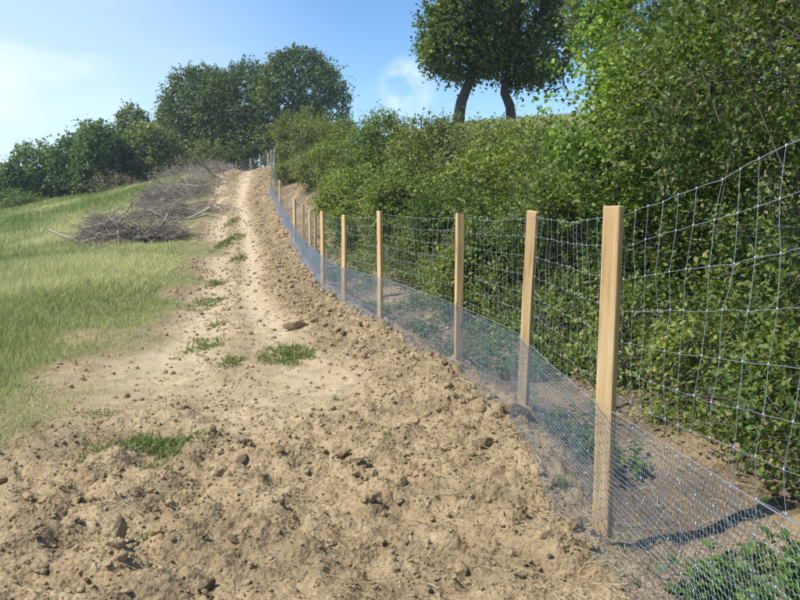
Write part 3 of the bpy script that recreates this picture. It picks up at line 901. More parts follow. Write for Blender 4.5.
for i, (lab, px, py, Y, rx, rz, mat, n) in enumerate([
        ('withered brown bramble mound before the far tree line', 112, 186, 66, 22, 12, M_LEAF_BROWN, 420),
        ('withered bramble growing through the high brush heap', 178, 174, 63, 22, 12, M_LEAF_BROWN, 460),
        ('green bramble at the right flank of the brush heaps', 158, 196, 50, 13, 8, M_LEAF_OLIVE, 260)]):
    lb = [lobe(px, py, Y, rx, rz), lobe(px + rx * 0.6, py + 3, Y + 1, rx * 0.7, rz * 0.8), lobe(px - rx * 0.6, py + 4, Y, rx * 0.6, rz * 0.7)]
    shrub('bramble', lab, lb[0][0], lb[0][1], lb, mat, n, 7, 0.15, 0.55, 150 + i, cat='bramble', gap=0.4)

# --- the hedge behind the fence, from far to near
def hedge(label, px, top, Y, w, mat, n, seed, leaf=0.085, twig=0.35, per=7, name='hedge_shrub', depth=None, **kw):
    c = at(px, top, Y)
    rng = np.random.default_rng(seed + 1000)
    x, y, zt = c
    zg = gz(x, y)
    h = zt - zg
    d = depth or w * 0.85
    lb = [(x, y, zg + 0.46 * h, w * 0.78, d * 0.78, 0.42 * h)]
    for k in range(6):
        lb.append((x + rng.uniform(-0.75, 0.75) * w, y + rng.uniform(-0.75, 0.55) * d, zg + h * rng.uniform(0.42, 0.80), w * rng.uniform(0.24, 0.42), d * rng.uniform(0.24, 0.42), h * rng.uniform(0.13, 0.22)))
    for k in range(3):
        lb.append((x + rng.uniform(-0.7, 0.7) * w, y + rng.uniform(-0.6, 0.3) * d, zg + h * 0.2, w * 0.5, d * 0.5, h * 0.2))
    kw.setdefault('gap', 0.49); kw.setdefault('lump', 0.5); kw.setdefault('gap_scale', 1.6); kw.setdefault('shoots', 0.10)
    return shrub(name, label, x, y, lb, mat, int(n * 1.0), per, leaf * 1.06, twig, seed, **kw)

hedge('tall brownish green shrub by the fence just below the hilltop', 306, 104, 50, 2.0, M_LEAF_OLIVE, 1900, 201, leaf=0.13, twig=0.5)
hedge('dull green shrub beside the tall one near the hilltop', 338, 122, 46, 2.1, M_LEAF_OLIVE, 1500, 202, leaf=0.13, twig=0.5)
hedge('low olive shrub squeezed against the far fence posts', 292, 165, 44, 0.9, M_LEAF_OLIVE, 700, 203, leaf=0.11, twig=0.4)
hedge('olive green hedge shrub behind the fence, far up the slope', 318, 150, 38, 1.4, M_LEAF_OLIVE, 1400, 204, leaf=0.10)
hedge('fresh green hedge shrub with upright shoots behind the far posts', 356, 122, 32, 1.7, M_LEAF_HEDGE, 1900, 205, leaf=0.10, shoots=0.12)
hedge('green hedge shrub above the sixth post with loose sprays', 336, 170, 27, 1.1, M_LEAF_HEDGE, 1300, 206, leaf=0.09)
hedge('leafy green shrub with tall shoots against the sky', 396, 112, 26, 1.5, M_LEAF_HEDGE, 2100, 207, leaf=0.09, shoots=0.16)
hedge('rounded green hedge shrub behind the fifth post', 376, 164, 21.5, 1.15, M_LEAF_HEDGE, 2000, 208, leaf=0.085)
hedge('grey green hedge shrub below the hilltop pair of trees, left side', 436, 116, 22, 1.5, M_LEAF_OLIVE, 2300, 209, leaf=0.085, shoots=0.1)
hedge('dense green hedge shrub behind the thin fourth post', 412, 168, 17.5, 1.1, M_LEAF_HEDGE, 2200, 210, leaf=0.075)
hedge('grey green hedge shrub right under the hilltop pair of trees', 480, 120, 19, 1.6, M_LEAF_OLIVE, 2800, 211, leaf=0.075, shoots=0.1)
hedge('dark green hedge shrub between the third and fourth posts', 452, 166, 14.5, 1.05, M_LEAF_NEAR, 2400, 212, leaf=0.07, twig=0.3)
hedge('bushy mid green hedge shrub behind the second and third posts', 522, 118, 15.0, 1.4, M_LEAF_HEDGE, 2700, 213, leaf=0.07, twig=0.3)
hedge('leafy shrub standing behind the gap left of the second post', 506, 172, 11.2, 0.95, M_LEAF_NEAR, 2500, 214, leaf=0.062, twig=0.27)
hedge('green shrub at the left foot of the big maple', 556, 128, 11.5, 1.25, M_LEAF_HEDGE, 2700, 215, leaf=0.062, twig=0.28)
hedge('dark shrub behind the tallest nearest post, low in shade', 590, 170, 9.0, 1.0, M_LEAF_NEAR, 2500, 216, leaf=0.058, twig=0.25)

# --- tall trees overhanging the hedge at the right
def big(label, x, y, h, lobes, mat, n, seed, leaf, r0=0.09, name='hedgerow_tree', **kw):
    z = gz(x, y)
    b = np.array([x, y, z])
    return tree(name, label, 'tree', b, [low(b), b + np.array([0.1, 0.05, h * 0.3]), b + np.array([-0.05, 0, h * 0.6])], r0, lobes, mat, n, 9, leaf, 0.34, seed, bark=M_TWIG, **kw)
big('bright green maple at the left end of the tall hedgerow', 3.9, 10.2, 5.2,
    [(2.85, 9.8, 2.85, 0.85, 1.0, 0.75), (3.5, 10.0, 4.1, 0.95, 1.0, 0.9), (3.2, 9.9, 3.4, 0.9, 1.0, 0.6), (4.5, 10.2, 3.6, 1.2, 1.2, 1.5), (3.2, 9.6, 1.9, 0.9, 0.9, 0.8), (4.1, 10.2, 4.9, 0.9, 0.9, 0.7), (3.7, 9.9, 1.1, 1.0, 1.0, 0.9)], M_LEAF_BRIGHT, 5200, 301, 0.078, width=0.8, gap=0.43, gap_scale=1.7, lump=0.36)
big('tall mid green tree behind the nearest post', 4.0, 7.6, 5.8,
    [(3.0, 7.5, 2.7, 0.8, 1.2, 0.65), (3.3, 7.8, 3.9, 1.1, 1.3, 1.0), (4.0, 7.4, 1.5, 1.1, 1.2, 1.0), (3.9, 7.6, 5.3, 1.3, 1.2, 1.0), (3.7, 7.3, 0.6, 0.9, 1.1, 0.6), (4.4, 7.6, 3.2, 1.1, 1.2, 1.2)], M_LEAF_NEAR, 6200, 302, 0.056, gap=0.45, gap_scale=1.9, lump=0.35)
big('dense dark leafy tree overhanging the fence at the right edge', 4.0, 5.0, 5.6,
    [(2.75, 5.1, 2.75, 0.75, 1.2, 0.6), (3.2, 5.2, 3.9, 1.2, 1.3, 1.0), (3.6, 4.8, 1.4, 1.0, 1.2, 0.9), (3.9, 5.0, 5.2, 1.4, 1.3, 1.0), (3.0, 4.6, 0.5, 0.6, 1.2, 0.45), (3.2, 5.9, 0.5, 0.7, 0.9, 0.45), (4.3, 5.0, 3.0, 1.0, 1.2, 1.2)], M_LEAF_NEAR, 6800, 303, 0.047, gap=0.45, gap_scale=2.1, oval=True, lump=0.35)
big('leafy tree nearest the camera, beyond the right edge of the hedge', 4.2, 2.4, 5.4,
    [(2.9, 2.5, 2.7, 0.75, 1.2, 0.6), (3.4, 2.4, 3.8, 1.2, 1.3, 1.0), (3.8, 2.3, 1.4, 1.0, 1.2, 0.9), (4.2, 2.3, 5.0, 1.2, 1.2, 1.0), (2.95, 3.1, 0.5, 0.55, 1.0, 0.42)], M_LEAF_NEAR, 2600, 304, 0.047, gap=0.45, gap_scale=2.1, oval=True, lump=0.35)
b = at(625, 30, 24); b[2] = gz(b[0], b[1])
tree('pale_tree', 'pale grey green tree peeping over the bright maple', 'tree', b, [low(b), b * 0.5 + at(590, 20, 24) * 0.5, at(592, 10, 24)], 0.14,
     [lobe(590, 12, 24, 20, 34), lobe(606, -10, 24, 26, 36), lobe(620, 30, 24, 24, 40)], M_LEAF_GREY, 1300, 9, 0.09, 0.35, 311, gap=0.42)

for i, (lab, y, s_, h) in enumerate([
        ('bare grey twiggy bush behind the gap right of the thin fourth post', 11.6, 1.25, 1.25),
        ('bare grey twiggy bush behind the gap between the fourth and fifth posts', 15.0, 1.3, 1.2),
        ('bare twiggy dead bush behind the third post', 9.6, 1.45, 1.0)]):
    x = float(fence_x(np.array(y))) + s_; z = gz(x, y)
    lb = [(x, y, z + h * 0.6, 0.55, 0.9, h * 0.42), (x + 0.1, y + 0.7, z + h * 0.5, 0.5, 0.6, h * 0.4), (x, y - 0.6, z + h * 0.5, 0.45, 0.6, h * 0.4)]
    shrub('bare_bush', lab, x, y, lb, M_LEAF_BROWN, 90, 3, 0.045, 0.3, 340 + i, cat='bush', stems=26, stem_r=0.007)
for i, (lab, y, s_, w, h, mat) in enumerate([
        ('low leafy undergrowth right of the nearest post at the picture edge', 3.0, 1.55, 0.50, 0.62, M_LEAF_NEAR),
        ('dark low undergrowth at the hedge foot right of the nearest post', 4.3, 1.50, 0.55, 0.80, M_LEAF_NEAR),
        ('low bramble at the hedge foot behind the nearest post', 5.6, 1.45, 0.55, 0.75, M_LEAF_HEDGE),
        ('low bramble at the hedge foot between the two nearest posts', 6.9, 1.50, 0.60, 0.85, M_LEAF_NEAR),
        ('dark low bramble at the hedge foot behind the second post', 8.3, 1.45, 0.60, 0.80, M_LEAF_NEAR),
        ('low green bramble behind the third post', 10.0, 1.6, 0.65, 0.85, M_LEAF_HEDGE),
        ('low green bramble behind the fourth post', 12.3, 1.6, 0.70, 0.90, M_LEAF_HEDGE)]):
    x = float(fence_x(np.array(y))) + s_
    z = gz(x, y)
    lb = [(x, y, z + h * 0.42, w, w * 1.25, h * 0.5), (x + 0.3, y + 0.4, z + h * 0.6, w * 0.7, w * 0.8, h * 0.45), (x - 0.12, y - 0.5, z + h * 0.28, w * 0.6, w * 0.7, h * 0.3)]
    shrub('undergrowth', lab, x, y, lb, mat, 620, 8, 0.05, 0.22, 320 + i, cat='bramble', stems=5, stem_r=0.008, oval=True, gap=0.40, gap_scale=3.0, shoots=0.12)

# --- low weeds along the hedge foot (nobody could count the leaves)
def weeds():
    rng = np.random.default_rng(77)
    n = 5200
    y = 2.0 + 26 * rng.random(n) ** 1.7
    s = rng.uniform(0.12, 2.3, n) 
    x = fence_x(y) + s
    dens = fbm2(x * 0.9, y * 0.8, 3, 121)
    keep = dens + 0.17 * sstep(0.3, 1.3, s) > 0.53
    x, y, s = x[keep], y[keep], s[keep]
    z = ground_z(x, y)
    m = len(x); per = 12
    h = rng.uniform(0.06, 0.34, m) * (0.6 + 0.5 * sstep(0.6, 1.6, s))
    t = rng.uniform(0.15, 1, (m, per))
    ang = rng.uniform(0, 2 * math.pi, (m, per))
    lean = rng.normal(0, 0.25, (m, 2))
    pos = np.stack([x[:, None] + lean[:, :1] * t * h[:, None], y[:, None] + lean[:, 1:] * t * h[:, None], z[:, None] + t * h[:, None]], -1)
    ax = np.stack([np.cos(ang), np.sin(ang), rng.uniform(-0.2, 0.7, (m, per))], -1)
    nr = np.stack([rng.normal(0, 0.3, (m, per)), rng.normal(0, 0.3, (m, per)), np.ones((m, per))], -1)
    sz = rng.uniform(0.03, 0.08, (m, per))
    V, F = leaf_mesh(pos.reshape(-1, 3), ax.reshape(-1, 3), nr.reshape(-1, 3), sz.ravel(), 0.5)
    cl = np.repeat(np.clip(rng.normal(0.5, 0.25, m), 0, 1), per * 4)
    tn = np.repeat(np.clip(rng.normal(0.5, 0.22, m * per), 0, 0.98), 4)
    single('weeds', V, F, M_WEED, 'low green weeds growing on the soil between fence and hedge', 'weeds', dict(tint=tn, clump=cl), kind='stuff')
weeds()

# ------------------------------------------------------------------ grass
def blades(x, y, h, w, rng, lean=0.5, z=None):
    n = len(x)
    z = ground_z(x, y) if z is None else z
    a = rng.uniform(0, 2 * math.pi, n)
    l = np.abs(rng.normal(0, lean, n)) * h
    la = rng.uniform(0, 2 * math.pi, n)
    p = np.stack([x, y, z - 0.02], -1)
    side = np.stack([np.cos(a), np.sin(a), np.zeros(n)], -1) * w[:, None] * 0.5
    bend = np.stack([np.cos(la), np.sin(la), np.zeros(n)], -1) * l[:, None]
    mid = p + bend * 0.22 + np.array([0, 0, 1.0]) * (h * 0.42)[:, None]
    tip = p + bend + np.array([0, 0, 1.0]) * (h * np.clip(1.0 - 0.25 * (l / h), 0.5, 1))[:, None]
    V = np.stack([p, mid + side, tip, mid - side], 1).reshape(-1, 3)
    b = np.arange(n)[:, None] * 4
    F = np.concatenate([b + np.array([[0, 1, 3]]), b + np.array([[1, 2, 3]])], 1).reshape(-1, 3)
    return V, F

def meadow_grass():
    rng = np.random.default_rng(21)
    n = 300000
    Y = 4.0 * (80 / 4.0) ** rng.random(n)
    span = 2.5 + 0.50 * Y
    X = edge_x(Y) + 0.5 - rng.random(n) ** 1.0 * span
    vis = X > -0.66 * Y - 3.5
    X, Y = X[vis], Y[vis]
    m = masks(X, Y)
    f = fbm2(X * 0.55, Y * 0.3, 4, 141)
    g = fbm2(X * 0.16 + 5, Y * 0.09, 3, 151)
    keep = (m['meadow'] > 0.10 + 0.8 * rng.random(len(X)) ** 0.8) & (rng.random(len(X)) < 0.45 + 0.9 * sstep(0.35, 0.6, f))
    X, Y, f, g = X[keep], Y[keep], f[keep], g[keep]
    de = edge_x(Y) - X
    h = (0.07 + 0.27 * sstep(-0.2, 2.6, de)) * rng.uniform(0.5, 1.25, len(X)) * (0.55 + 0.9 * f)
    w = np.clip(0.0012 * Y, 0.006, 0.07) * rng.uniform(0.7, 1.3, len(X))
    V, F = blades(X, Y, h, w, rng, 0.45)
    tint = np.clip(0.40 + 2.6 * (g - 0.46) + 1.2 * (f - 0.5) + rng.normal(0, 0.17, len(X)) - 0.16 * sstep(1.6, 0.2, de) + 0.14 * sstep(16, 6, Y), 0, 1)
    single('meadow_grass', V, F, M_GRASS, 'tall yellow green grass covering the meadow left of the track', 'grass', dict(tint=np.repeat(tint, 4)), kind='stuff')
    # grass on the hill crest beyond the hedge
    n = 30000
    X = rng.uniform(-6, 16, n); Y = rng.uniform(24, 48, n)
    m = masks(X, Y); keep = m['grass'] > 0.5
    X, Y = X[keep], Y[keep]
    V, F = blades(X, Y, rng.uniform(0.1, 0.26, len(X)), rng.uniform(0.03, 0.06, len(X)), rng, 0.4)
    single('hilltop_grass', V, F, M_GRASS, 'pale grass on the hilltop under the pair of trees', 'grass', dict(tint=np.repeat(np.clip(rng.normal(0.5, 0.25, len(X)), 0, 1), 4)), kind='stuff')
meadow_grass()

def ground_at(px, py):
    """where the sight line through a pixel meets the ground"""
    Ys = np.exp(np.linspace(math.log(2.4), math.log(80), 900))
    pts = np.array([at(px, py, q) for q in Ys])
    d = pts[:, 2] - base_z(pts[:, 0], pts[:, 1])
    k = np.argmax(d < 0) if (d < 0).any() else len(Ys) - 1
    return pts[k]

def grass_patch(label, px, py, rx, ry, n, h, seed, tint=0.35):
    rng = np.random.default_rng(seed)
    c = ground_at(px, py)
    a = rng.uniform(0, 2 * math.pi, n); r = np.sqrt(rng.random(n)) * (0.6 + 0.6 * vnoise2(np.cos(a) * 2 + seed, np.sin(a) * 2, seed))
    x, y = c[0] + rx * r * np.cos(a), c[1] + ry * r * np.sin(a)
    n2_ = len(x); k = fbm2(x * 4, y * 4, 2, seed) > 0.36
    x, y = x[k], y[k]
    w = np.clip(0.0016 * y, 0.005, 0.04) * rng.uniform(0.7, 1.3, len(x))
    rr_ = np.hypot((x - c[0]) / rx, (y - c[1]) / ry)
    kk = rng.random(len(x)) < np.clip(1.55 - 1.05 * rr_ + 0.9 * (fbm2(x * 7, y * 7, 2, seed + 3) - 0.5), 0.06, 1)
    x, y, w, rr_ = x[kk], y[kk], w[kk], rr_[kk]
    tint = tint + 0.35 * np.clip(rr_, 0, 1)
    V, F = blades(x, y, h * rng.lognormal(-0.35, 0.45, len(x)) * np.clip(1.15 - 0.6 * rr_, 0.3, 1), w, rng, 0.9)
    root = np.array([c[0], c[1], gz(c[0], c[1])])
    me = mesh_np('grass_patch', V - root, F, M_GREENGRASS, dict(tint=np.repeat(np.clip(rng.normal(tint, 0.22, len(x)), 0, 1), 4)))
    o = bpy.data.objects.new('grass_patch', me); COL.objects.link(o); o.location = root
    tag(o, label, 'grass', 'grass patches on the bare earth', 'stuff')
for args in [
        ('largest green grass patch on the churned earth in the left foreground', 150, 453, 0.50, 0.58, 6500, 0.075, 401),
        ('green grass patch on the earth right of the ruts, in mid track', 288, 352, 0.42, 0.75, 2600, 0.085, 402),
        ('small grass tuft left of the mid track patch', 233, 360, 0.18, 0.4, 520, 0.08, 403),
        ('grass patch between the ruts, left of the mid track patch', 203, 340, 0.36, 0.8, 1200, 0.08, 404),
        ('grass patch between the ruts where the slope begins', 207, 300, 0.36, 1.5, 1300, 0.09, 405),
        ('long grass strip between the ruts far up the track', 230, 240, 0.35, 3.0, 1500, 0.13, 406),
        ('tiny grass tuft between the ruts below the long strip', 238, 258, 0.25, 1.0, 500, 0.10, 407),
        ('thin grass strip on the earth near the meadow edge', 97, 414, 0.3, 0.2, 600, 0.05, 408),
        ('faint worn grass strip beside the meadow corner, far left', 40, 420, 0.3, 0.2, 300, 0.05, 409),
        ('small grass tuft at the foot of the second post', 527, 412, 0.07, 0.10, 140, 0.10, 410),
        ('upright grass tuft beside the netting before the nearest post', 560, 492, 0.06, 0.08, 170, 0.14, 411),
        ('little bright grass sprig near the bottom edge', 208, 583, 0.03, 0.04, 60, 0.07, 412),
        ('small green sprig in the earth right of centre', 470, 446, 0.05, 0.06, 70, 0.05, 413),
        ('tiny green sprig in the earth at mid picture', 338, 400, 0.05, 0.08, 70, 0.06, 414),
        ('small grass sprig on the earth below mid picture', 390, 446, 0.05, 0.05, 60, 0.05, 415),
        ('grass tuft behind the big upright clod', 143, 548, 0.05, 0.05, 110, 0.06, 416, 0.7),
        ('thin sprig beside the largest foreground patch', 163, 505, 0.02, 0.03, 40, 0.06, 417),
        ('sparse grass tuft between the ruts just above the mid track patches', 214, 322, 0.2, 0.6, 350, 0.08, 419),
        ('sparse grass tuft between the ruts below the slope', 216, 282, 0.22, 1.0, 450, 0.09, 420),
        ('faint grass tuft high on the track between the ruts', 232, 222, 0.25, 2.0, 450, 0.12, 421),
        ('small green tuft at the foot of the third post', 466, 372, 0.12, 0.15, 110, 0.09, 418)]:
    grass_patch(*args)

# ------------------------------------------------------------------ clods and crumbs
def ico(sub):
    t = (1 + 5 ** 0.5) / 2
    v = np.array([(-1, t, 0), (1, t, 0), (-1, -t, 0), (1, -t, 0), (0, -1, t), (0, 1, t), (0, -1, -t), (0, 1, -t), (t, 0, -1), (t, 0, 1), (-t, 0, -1), (-t, 0, 1)], float)
    f = [(0, 11, 5), (0, 5, 1), (0, 1, 7), (0, 7, 10), (0, 10, 11), (1, 5, 9), (5, 11, 4), (11, 10, 2), (10, 7, 6), (7, 1, 8), (3, 9, 4), (3, 4, 2), (3, 2, 6), (3, 6, 8), (3, 8, 9), (4, 9, 5), (2, 4, 11), (6, 2, 10), (8, 6, 7), (9, 8, 1)]
    v = list(unit(v))
    for _ in range(sub):
        cache, nf = {}, []
        def mid(a, b):
            k = (min(a, b), max(a, b))
            if k not in cache:
                cache[k] = len(v); m = v[a] + v[b]; v.append(m / np.linalg.norm(m))
            return cache[k]
        for a, b, c in f:
            ab, bc, ca = mid(a, b), mid(b, c), mid(c, a)
            nf += [(a, ab, ca), (b, bc, ab), (c, ca, bc), (ab, bc, ca)]
        f = nf
    return np.array(v), np.array(f)

def clod_shape(sub, seed, rough=0.35):
    rng = np.random.default_rng(seed)
    V, F = ico(sub)
    V = V + 0.0
    r = 1 + rough * 1.6 * (vnoise3(V * 1.4 + seed * 3.1, seed) - 0.5) + rough * 1.1 * (vnoise3(V * 3.2 + seed, seed + 1) - 0.5) + rough * 0.6 * (vnoise3(V * 7 + seed, seed + 2) - 0.5)
    V = V * r[:, None] * rng.uniform(0.7, 1.15, 3)
    # a few broken, flat faces
    for _ in range(9):
        d = unit(rng.normal(size=3)); h = rng.uniform(0.42, 0.8)
        over = np.clip(V @ d - h, 0, None); V = V - over[:, None] * d * 0.85
    return V, F

def clods():
    rng = np.random.default_rng(55)
    light = [mesh_np('soil_clod', *clod_shape(3, 500 + i), M_CLOD, smooth=True) for i in range(6)]
    dark = [mesh_np('soil_clod', *clod_shape(3, 520 + i, 0.45), M_CLODD, smooth=True) for i in range(3)]
    # clods one can point to
    for lab, px, py, sx, sy, sz, rz, dk in [
            ('big upright clod casting a dark shadow, lower left foreground', 113, 556, 0.075, 0.05, 0.105, 20, 0),
            ('dark broken clod at the bottom edge, left of centre', 205, 592, 0.06, 0.045, 0.035, 40, 1),
            ('dark overhanging clod in the foreground left of centre', 244, 470, 0.055, 0.04, 0.035, 75, 1),
            ('dark clod just above the overhanging one, left of centre', 246, 448, 0.055, 0.04, 0.03, 20, 1),
            ('dark root-bound clod beside the mid track grass patch', 296, 328, 0.20, 0.12, 0.09, 10, 1),
            ('dark matted clod lying before the second post', 513, 424, 0.13, 0.08, 0.06, -15, 1),
            ('dark matted clod in the earth between the two nearest posts', 485, 462, 0.085, 0.06, 0.055, 15, 1),
            ('dark crumbled clod at the foot of the nearest post', 576, 540, 0.07, 0.055, 0.035, 60, 1),
            ('flat pale clod on the smooth earth right of centre', 356, 471, 0.075, 0.05, 0.03, 5, 0),
            ('pale rounded clod on the earth before the second post', 446, 463, 0.055, 0.045, 0.04, 0, 0),
            ('pale rounded clod at the foot of the third post', 601 - 200, 325, 0.13, 0.10, 0.075, 30, 0),
            ('rounded tan clod at the bottom edge, right of centre', 462, 582, 0.05, 0.045, 0.035, 80, 0),
            ('dark clod lying in the left rut below the slope', 160, 540, 0.06, 0.045, 0.035, 50, 0),
            ('flat tan clod at lower left beside the picture edge', 40, 580, 0.05, 0.04, 0.025, 25, 0),
            ('small dark clod lying in the wheel track at mid left', 184, 413, 0.06, 0.05, 0.035, 25, 1)]:
        c = ground_at(px, py)
        o = bpy.data.objects.new('soil_clod', (dark if dk else light)[rng.integers(3 if dk else 6)])
        COL.objects.link(o)
        o.scale = (sx, sy, sz); o.rotation_euler = (rng.normal(0, 0.15), rng.normal(0, 0.15), math.radians(rz))
        o.location = (c[0], c[1], gz(c[0], c[1]) + sz * 0.45)
        tag(o, lab, 'clod', 'soil clods on the bare earth')
    # many alike
    k = 0
    while k < 150:
        Y = 2.9 * (14 / 2.9) ** rng.random(); X = rng.uniform(-0.55 * Y, float(fence_x(np.array(Y))) - 0.12)
        m = masks(np.array([X]), np.array([Y]))
        if m['rough'][0] < 0.5 + 0.4 * rng.random(): continue
        s = 0.011 * Y * rng.lognormal(-0.55, 0.4)
        s = min(max(s, 0.018), 0.1)
        dk = rng.random() < 0.16
        o = bpy.data.objects.new('soil_clod', dark[rng.integers(3)] if dk else light[rng.integers(6)])
        COL.objects.link(o)
        o.scale = (s * rng.uniform(0.8, 1.3), s * rng.uniform(0.7, 1.1), s * rng.uniform(0.5, 0.85))
        o.rotation_euler = (rng.normal(0, 0.3), rng.normal(0, 0.3), rng.uniform(0, 6.28))
        o.location = (X, Y, gz(X, Y) + 0.25 * s)
        tag(o, 'small lump of dark brown earth lying loose on the churned soil' if dk else 'lump of tan earth lying loose on the churned soil', 'clod', 'loose dark earth lumps' if dk else 'loose tan earth lumps')
        k += 1
    # crumbs: too small and too many to count
    n = 62000
    Y = 2.6 * (72 / 2.6) ** (rng.random(n) ** 1.2)
    fx = fence_x(Y); X = fx - 0.05 - rng.random(n) * np.minimum(fx - edge_x(Y) + 0.3, fx + 0.6 * Y)
    X = np.where(rng.random(n) < 0.09, fx + rng.uniform(0.05, 1.6, n), X)
    m = masks(X, Y)
    keep = (m['meadow'] < 0.4) & (rng.random(n) < 0.07 + m['rough'])
    X, Y = X[keep], Y[keep]
    Z = ground_z(X, Y)
    n = len(X)
    sz = np.clip(0.0017 * Y * rng.lognormal(-0.25, 0.65, n), 0.0025, 0.075)
    octa = (np.array([(1, 0, 0), (0, 1, 0), (-1, 0, 0), (0, -1, 0), (0, 0, 1), (0, 0, -1)], float), np.array([(0, 1, 4), (1, 2, 4), (2, 3, 4), (3, 0, 4)]))
    shapes = []
    for i in range(9):
        shapes.append((octa[0] * rng.uniform(0.6, 1.35, (6, 1)) + rng.normal(0, 0.12, (6, 3)), octa[1]))
    for i in range(5): shapes.append(clod_shape(0, 600 + i, 0.6))
    Vs, Fs, o = [], [], 0
    which = np.where(sz / Y > 0.0021, rng.integers(9, 14, size=n), rng.integers(0, 9, size=n))
    for s in range(14):
        ids = np.where(which == s)[0]; V0, F0 = shapes[s]
        a = rng.uniform(0, 6.28, len(ids)); ca, sa = np.cos(a), np.sin(a)
        sc = sz[ids]
        vx = V0[None, :, 0] * ca[:, None] - V0[None, :, 1] * sa[:, None]
        vy = V0[None, :, 0] * sa[:, None] + V0[None, :, 1] * ca[:, None]
        V = np.stack([vx * sc[:, None] + X[ids, None], vy * sc[:, None] * 0.85 + Y[ids, None], V0[None, :, 2] * sc[:, None] * 0.75 + Z[ids, None] + 0.15 * sc[:, None]], -1)
        Vs.append(V.reshape(-1, 3)); Fs.append((F0[None] + (np.arange(len(ids)) * len(V0))[:, None, None]).reshape(-1, 3) + o); o += len(ids) * len(V0)
    single('soil_crumbs', np.concatenate(Vs), np.concatenate(Fs), M_CLOD, 'small tan crumbs of earth strewn over the track', 'crumbs', kind='stuff')
    # straw and root ends mixed into the soil
    n = 2600
    Y = 2.6 * (14 / 2.6) ** rng.random(n)
    X = fence_x(Y) + 0.5 - rng.random(n) ** 1.4 * np.minimum(fence_x(Y) - edge_x(Y), fence_x(Y) + 0.6 * Y)
    X = np.where(rng.random(n) < 0.4, fence_x(Y) + rng.uniform(-0.3, 1.7, n), X)
    k = fbm2(X * 1.6, Y * 1.6, 3, 161) > 0.47
    X, Y = X[k], Y[k]; n = len(X); Z = ground_z(X, Y)
    a = rng.uniform(0, 6.28, n); ln = rng.uniform(0.02, 0.09, n)
    d = np.stack([np.cos(a) * ln, np.sin(a) * ln, rng.normal(0, 0.25, n) * ln], -1)
    c = np.stack([X, Y, Z + 0.012], -1)
    P = np.stack([c - d, c + rng.normal(0, 0.12, (n, 3)) * ln[:, None] + np.array([0, 0, 0.004]), c + d], 1)
    V, F = tubes(P, np.tile(np.clip(0.0005 * Y, 0.0010, 0.004)[:, None], (1, 3)), 3, cap=False)
    single('straw', V, F, M_STRAW, 'scattered bits of pale straw and roots in the soil', 'straw', dict(tint=np.repeat(rng.random(n), 9)), kind='stuff')
clods()

# ------------------------------------------------------------------ heaps of cut brushwood
def brush_pile(label, cx, cy, rx, ry, h, n, seed, rot=0.0, big=14, twig_r=0.012, tone=0.0):
    rng = np.random.default_rng(seed)
    z0 = gz(cx, cy)
    root = thing('brush_pile', label, 'brush pile', (cx, cy, z0), 'heaps of cut brushwood beside the track')
    hum = np.stack([rng.uniform(-0.8, 0.8, 7), rng.uniform(-0.8, 0.8, 7), rng.uniform(0.14, 0.32, 7), rng.uniform(0.45, 1.15, 7)], -1)
    def sticks(m, lmin, lmax, r, nseg=5):
        k_ = rng.integers(len(hum), size=m)
        e_ = rng.normal(0, 1, (m, 2)) * hum[k_, 2:3]
        u = hum[k_, :2] + e_
        q = np.clip(1 - (e_ ** 2).sum(1) / (2.4 * hum[k_, 2]) ** 2, 0.02, 1) * hum[k_, 3] * np.where(rng.random(m) < 0.06, 1.35, 1)
        c, s = math.cos(rot), math.sin(rot)
        x = cx + (u[:, 0] * rx) * c - (u[:, 1] * ry) * s; y = cy + (u[:, 0] * rx) * s + (u[:, 1] * ry) * c
        z = ground_z(x, y) + h * q * rng.uniform(0.05, 0.95, m)
        a = rng.uniform(0, 2 * math.pi, m)
        d = unit(np.stack([np.cos(a), np.sin(a), rng.normal(0.15, 0.45, m)], -1))
        L = rng.uniform(lmin, lmax, m)
        t = np.linspace(-0.5, 0.5, nseg)
        curve = unit(rng.normal(0, 1, (m, 3))) * 0.14
        P = np.stack([x, y, z], -1)[:, None] + d[:, None] * (t[None] * L[:, None])[..., None] + curve[:, None] * ((t ** 2 * 4)[None] * L[:, None])[..., None]
        P[1:, 1:-1] += rng.normal(0, 0.02, P[1:, 1:-1].shape) * L[1:, None, None]
        R = r * rng.uniform(0.5, 1.5, m)[:, None] * np.linspace(1, 0.3, nseg)[None]
        return P, R
    for i in range(big):
        P, R = sticks(1, 1.0, 3.0, rng.uniform(0.025, 0.055))
        V, F = tubes(P, R, 6, cap=False)
        tn = np.full(len(V), np.clip(rng.normal(0.6 + tone, 0.25), 0, 1))
        part('branch', V, F, M_BRUSH, root, dict(tint=tn), smooth=True)
    n = int(n * 0.8)
    P, R = sticks(n, 0.35, 1.7, twig_r, 3)
    V, F = tubes(P, R, 3, cap=False)
    part('twigs', V, F, M_BRUSH, root, dict(tint=np.repeat(np.clip(rng.normal(0.42 + tone, 0.27, n), 0, 1), 9)), kind='stuff')
    return root
p1 = ground_at(112, 247)
brush_pile('nearest heap of grey branches lying in the meadow with pale sticks', p1[0] + 0.2, p1[1] + 0.8, 2.1, 1.0, 1.35, 2200, 708, big=26, tone=0.05)
q = ground_at(165, 222); brush_pile('brown brush heap behind the nearest heap beside the left rut', q[0], q[1] + 2.0, 2.2, 1.6, 0.9, 1300, 702, tone=0.1)
q = at(152, 205, 42); brush_pile('broad brown brush heap at the far meadow edge', q[0], 43, 3.2, 2.0, 1.2, 1500, 703, tone=0.1)
q = at(187, 195, 46); brush_pile('long brown brush heap along the left edge of the track', q[0] - 0.5, 47, 2.5, 3.6, 1.05, 1500, 704, tone=0.08)
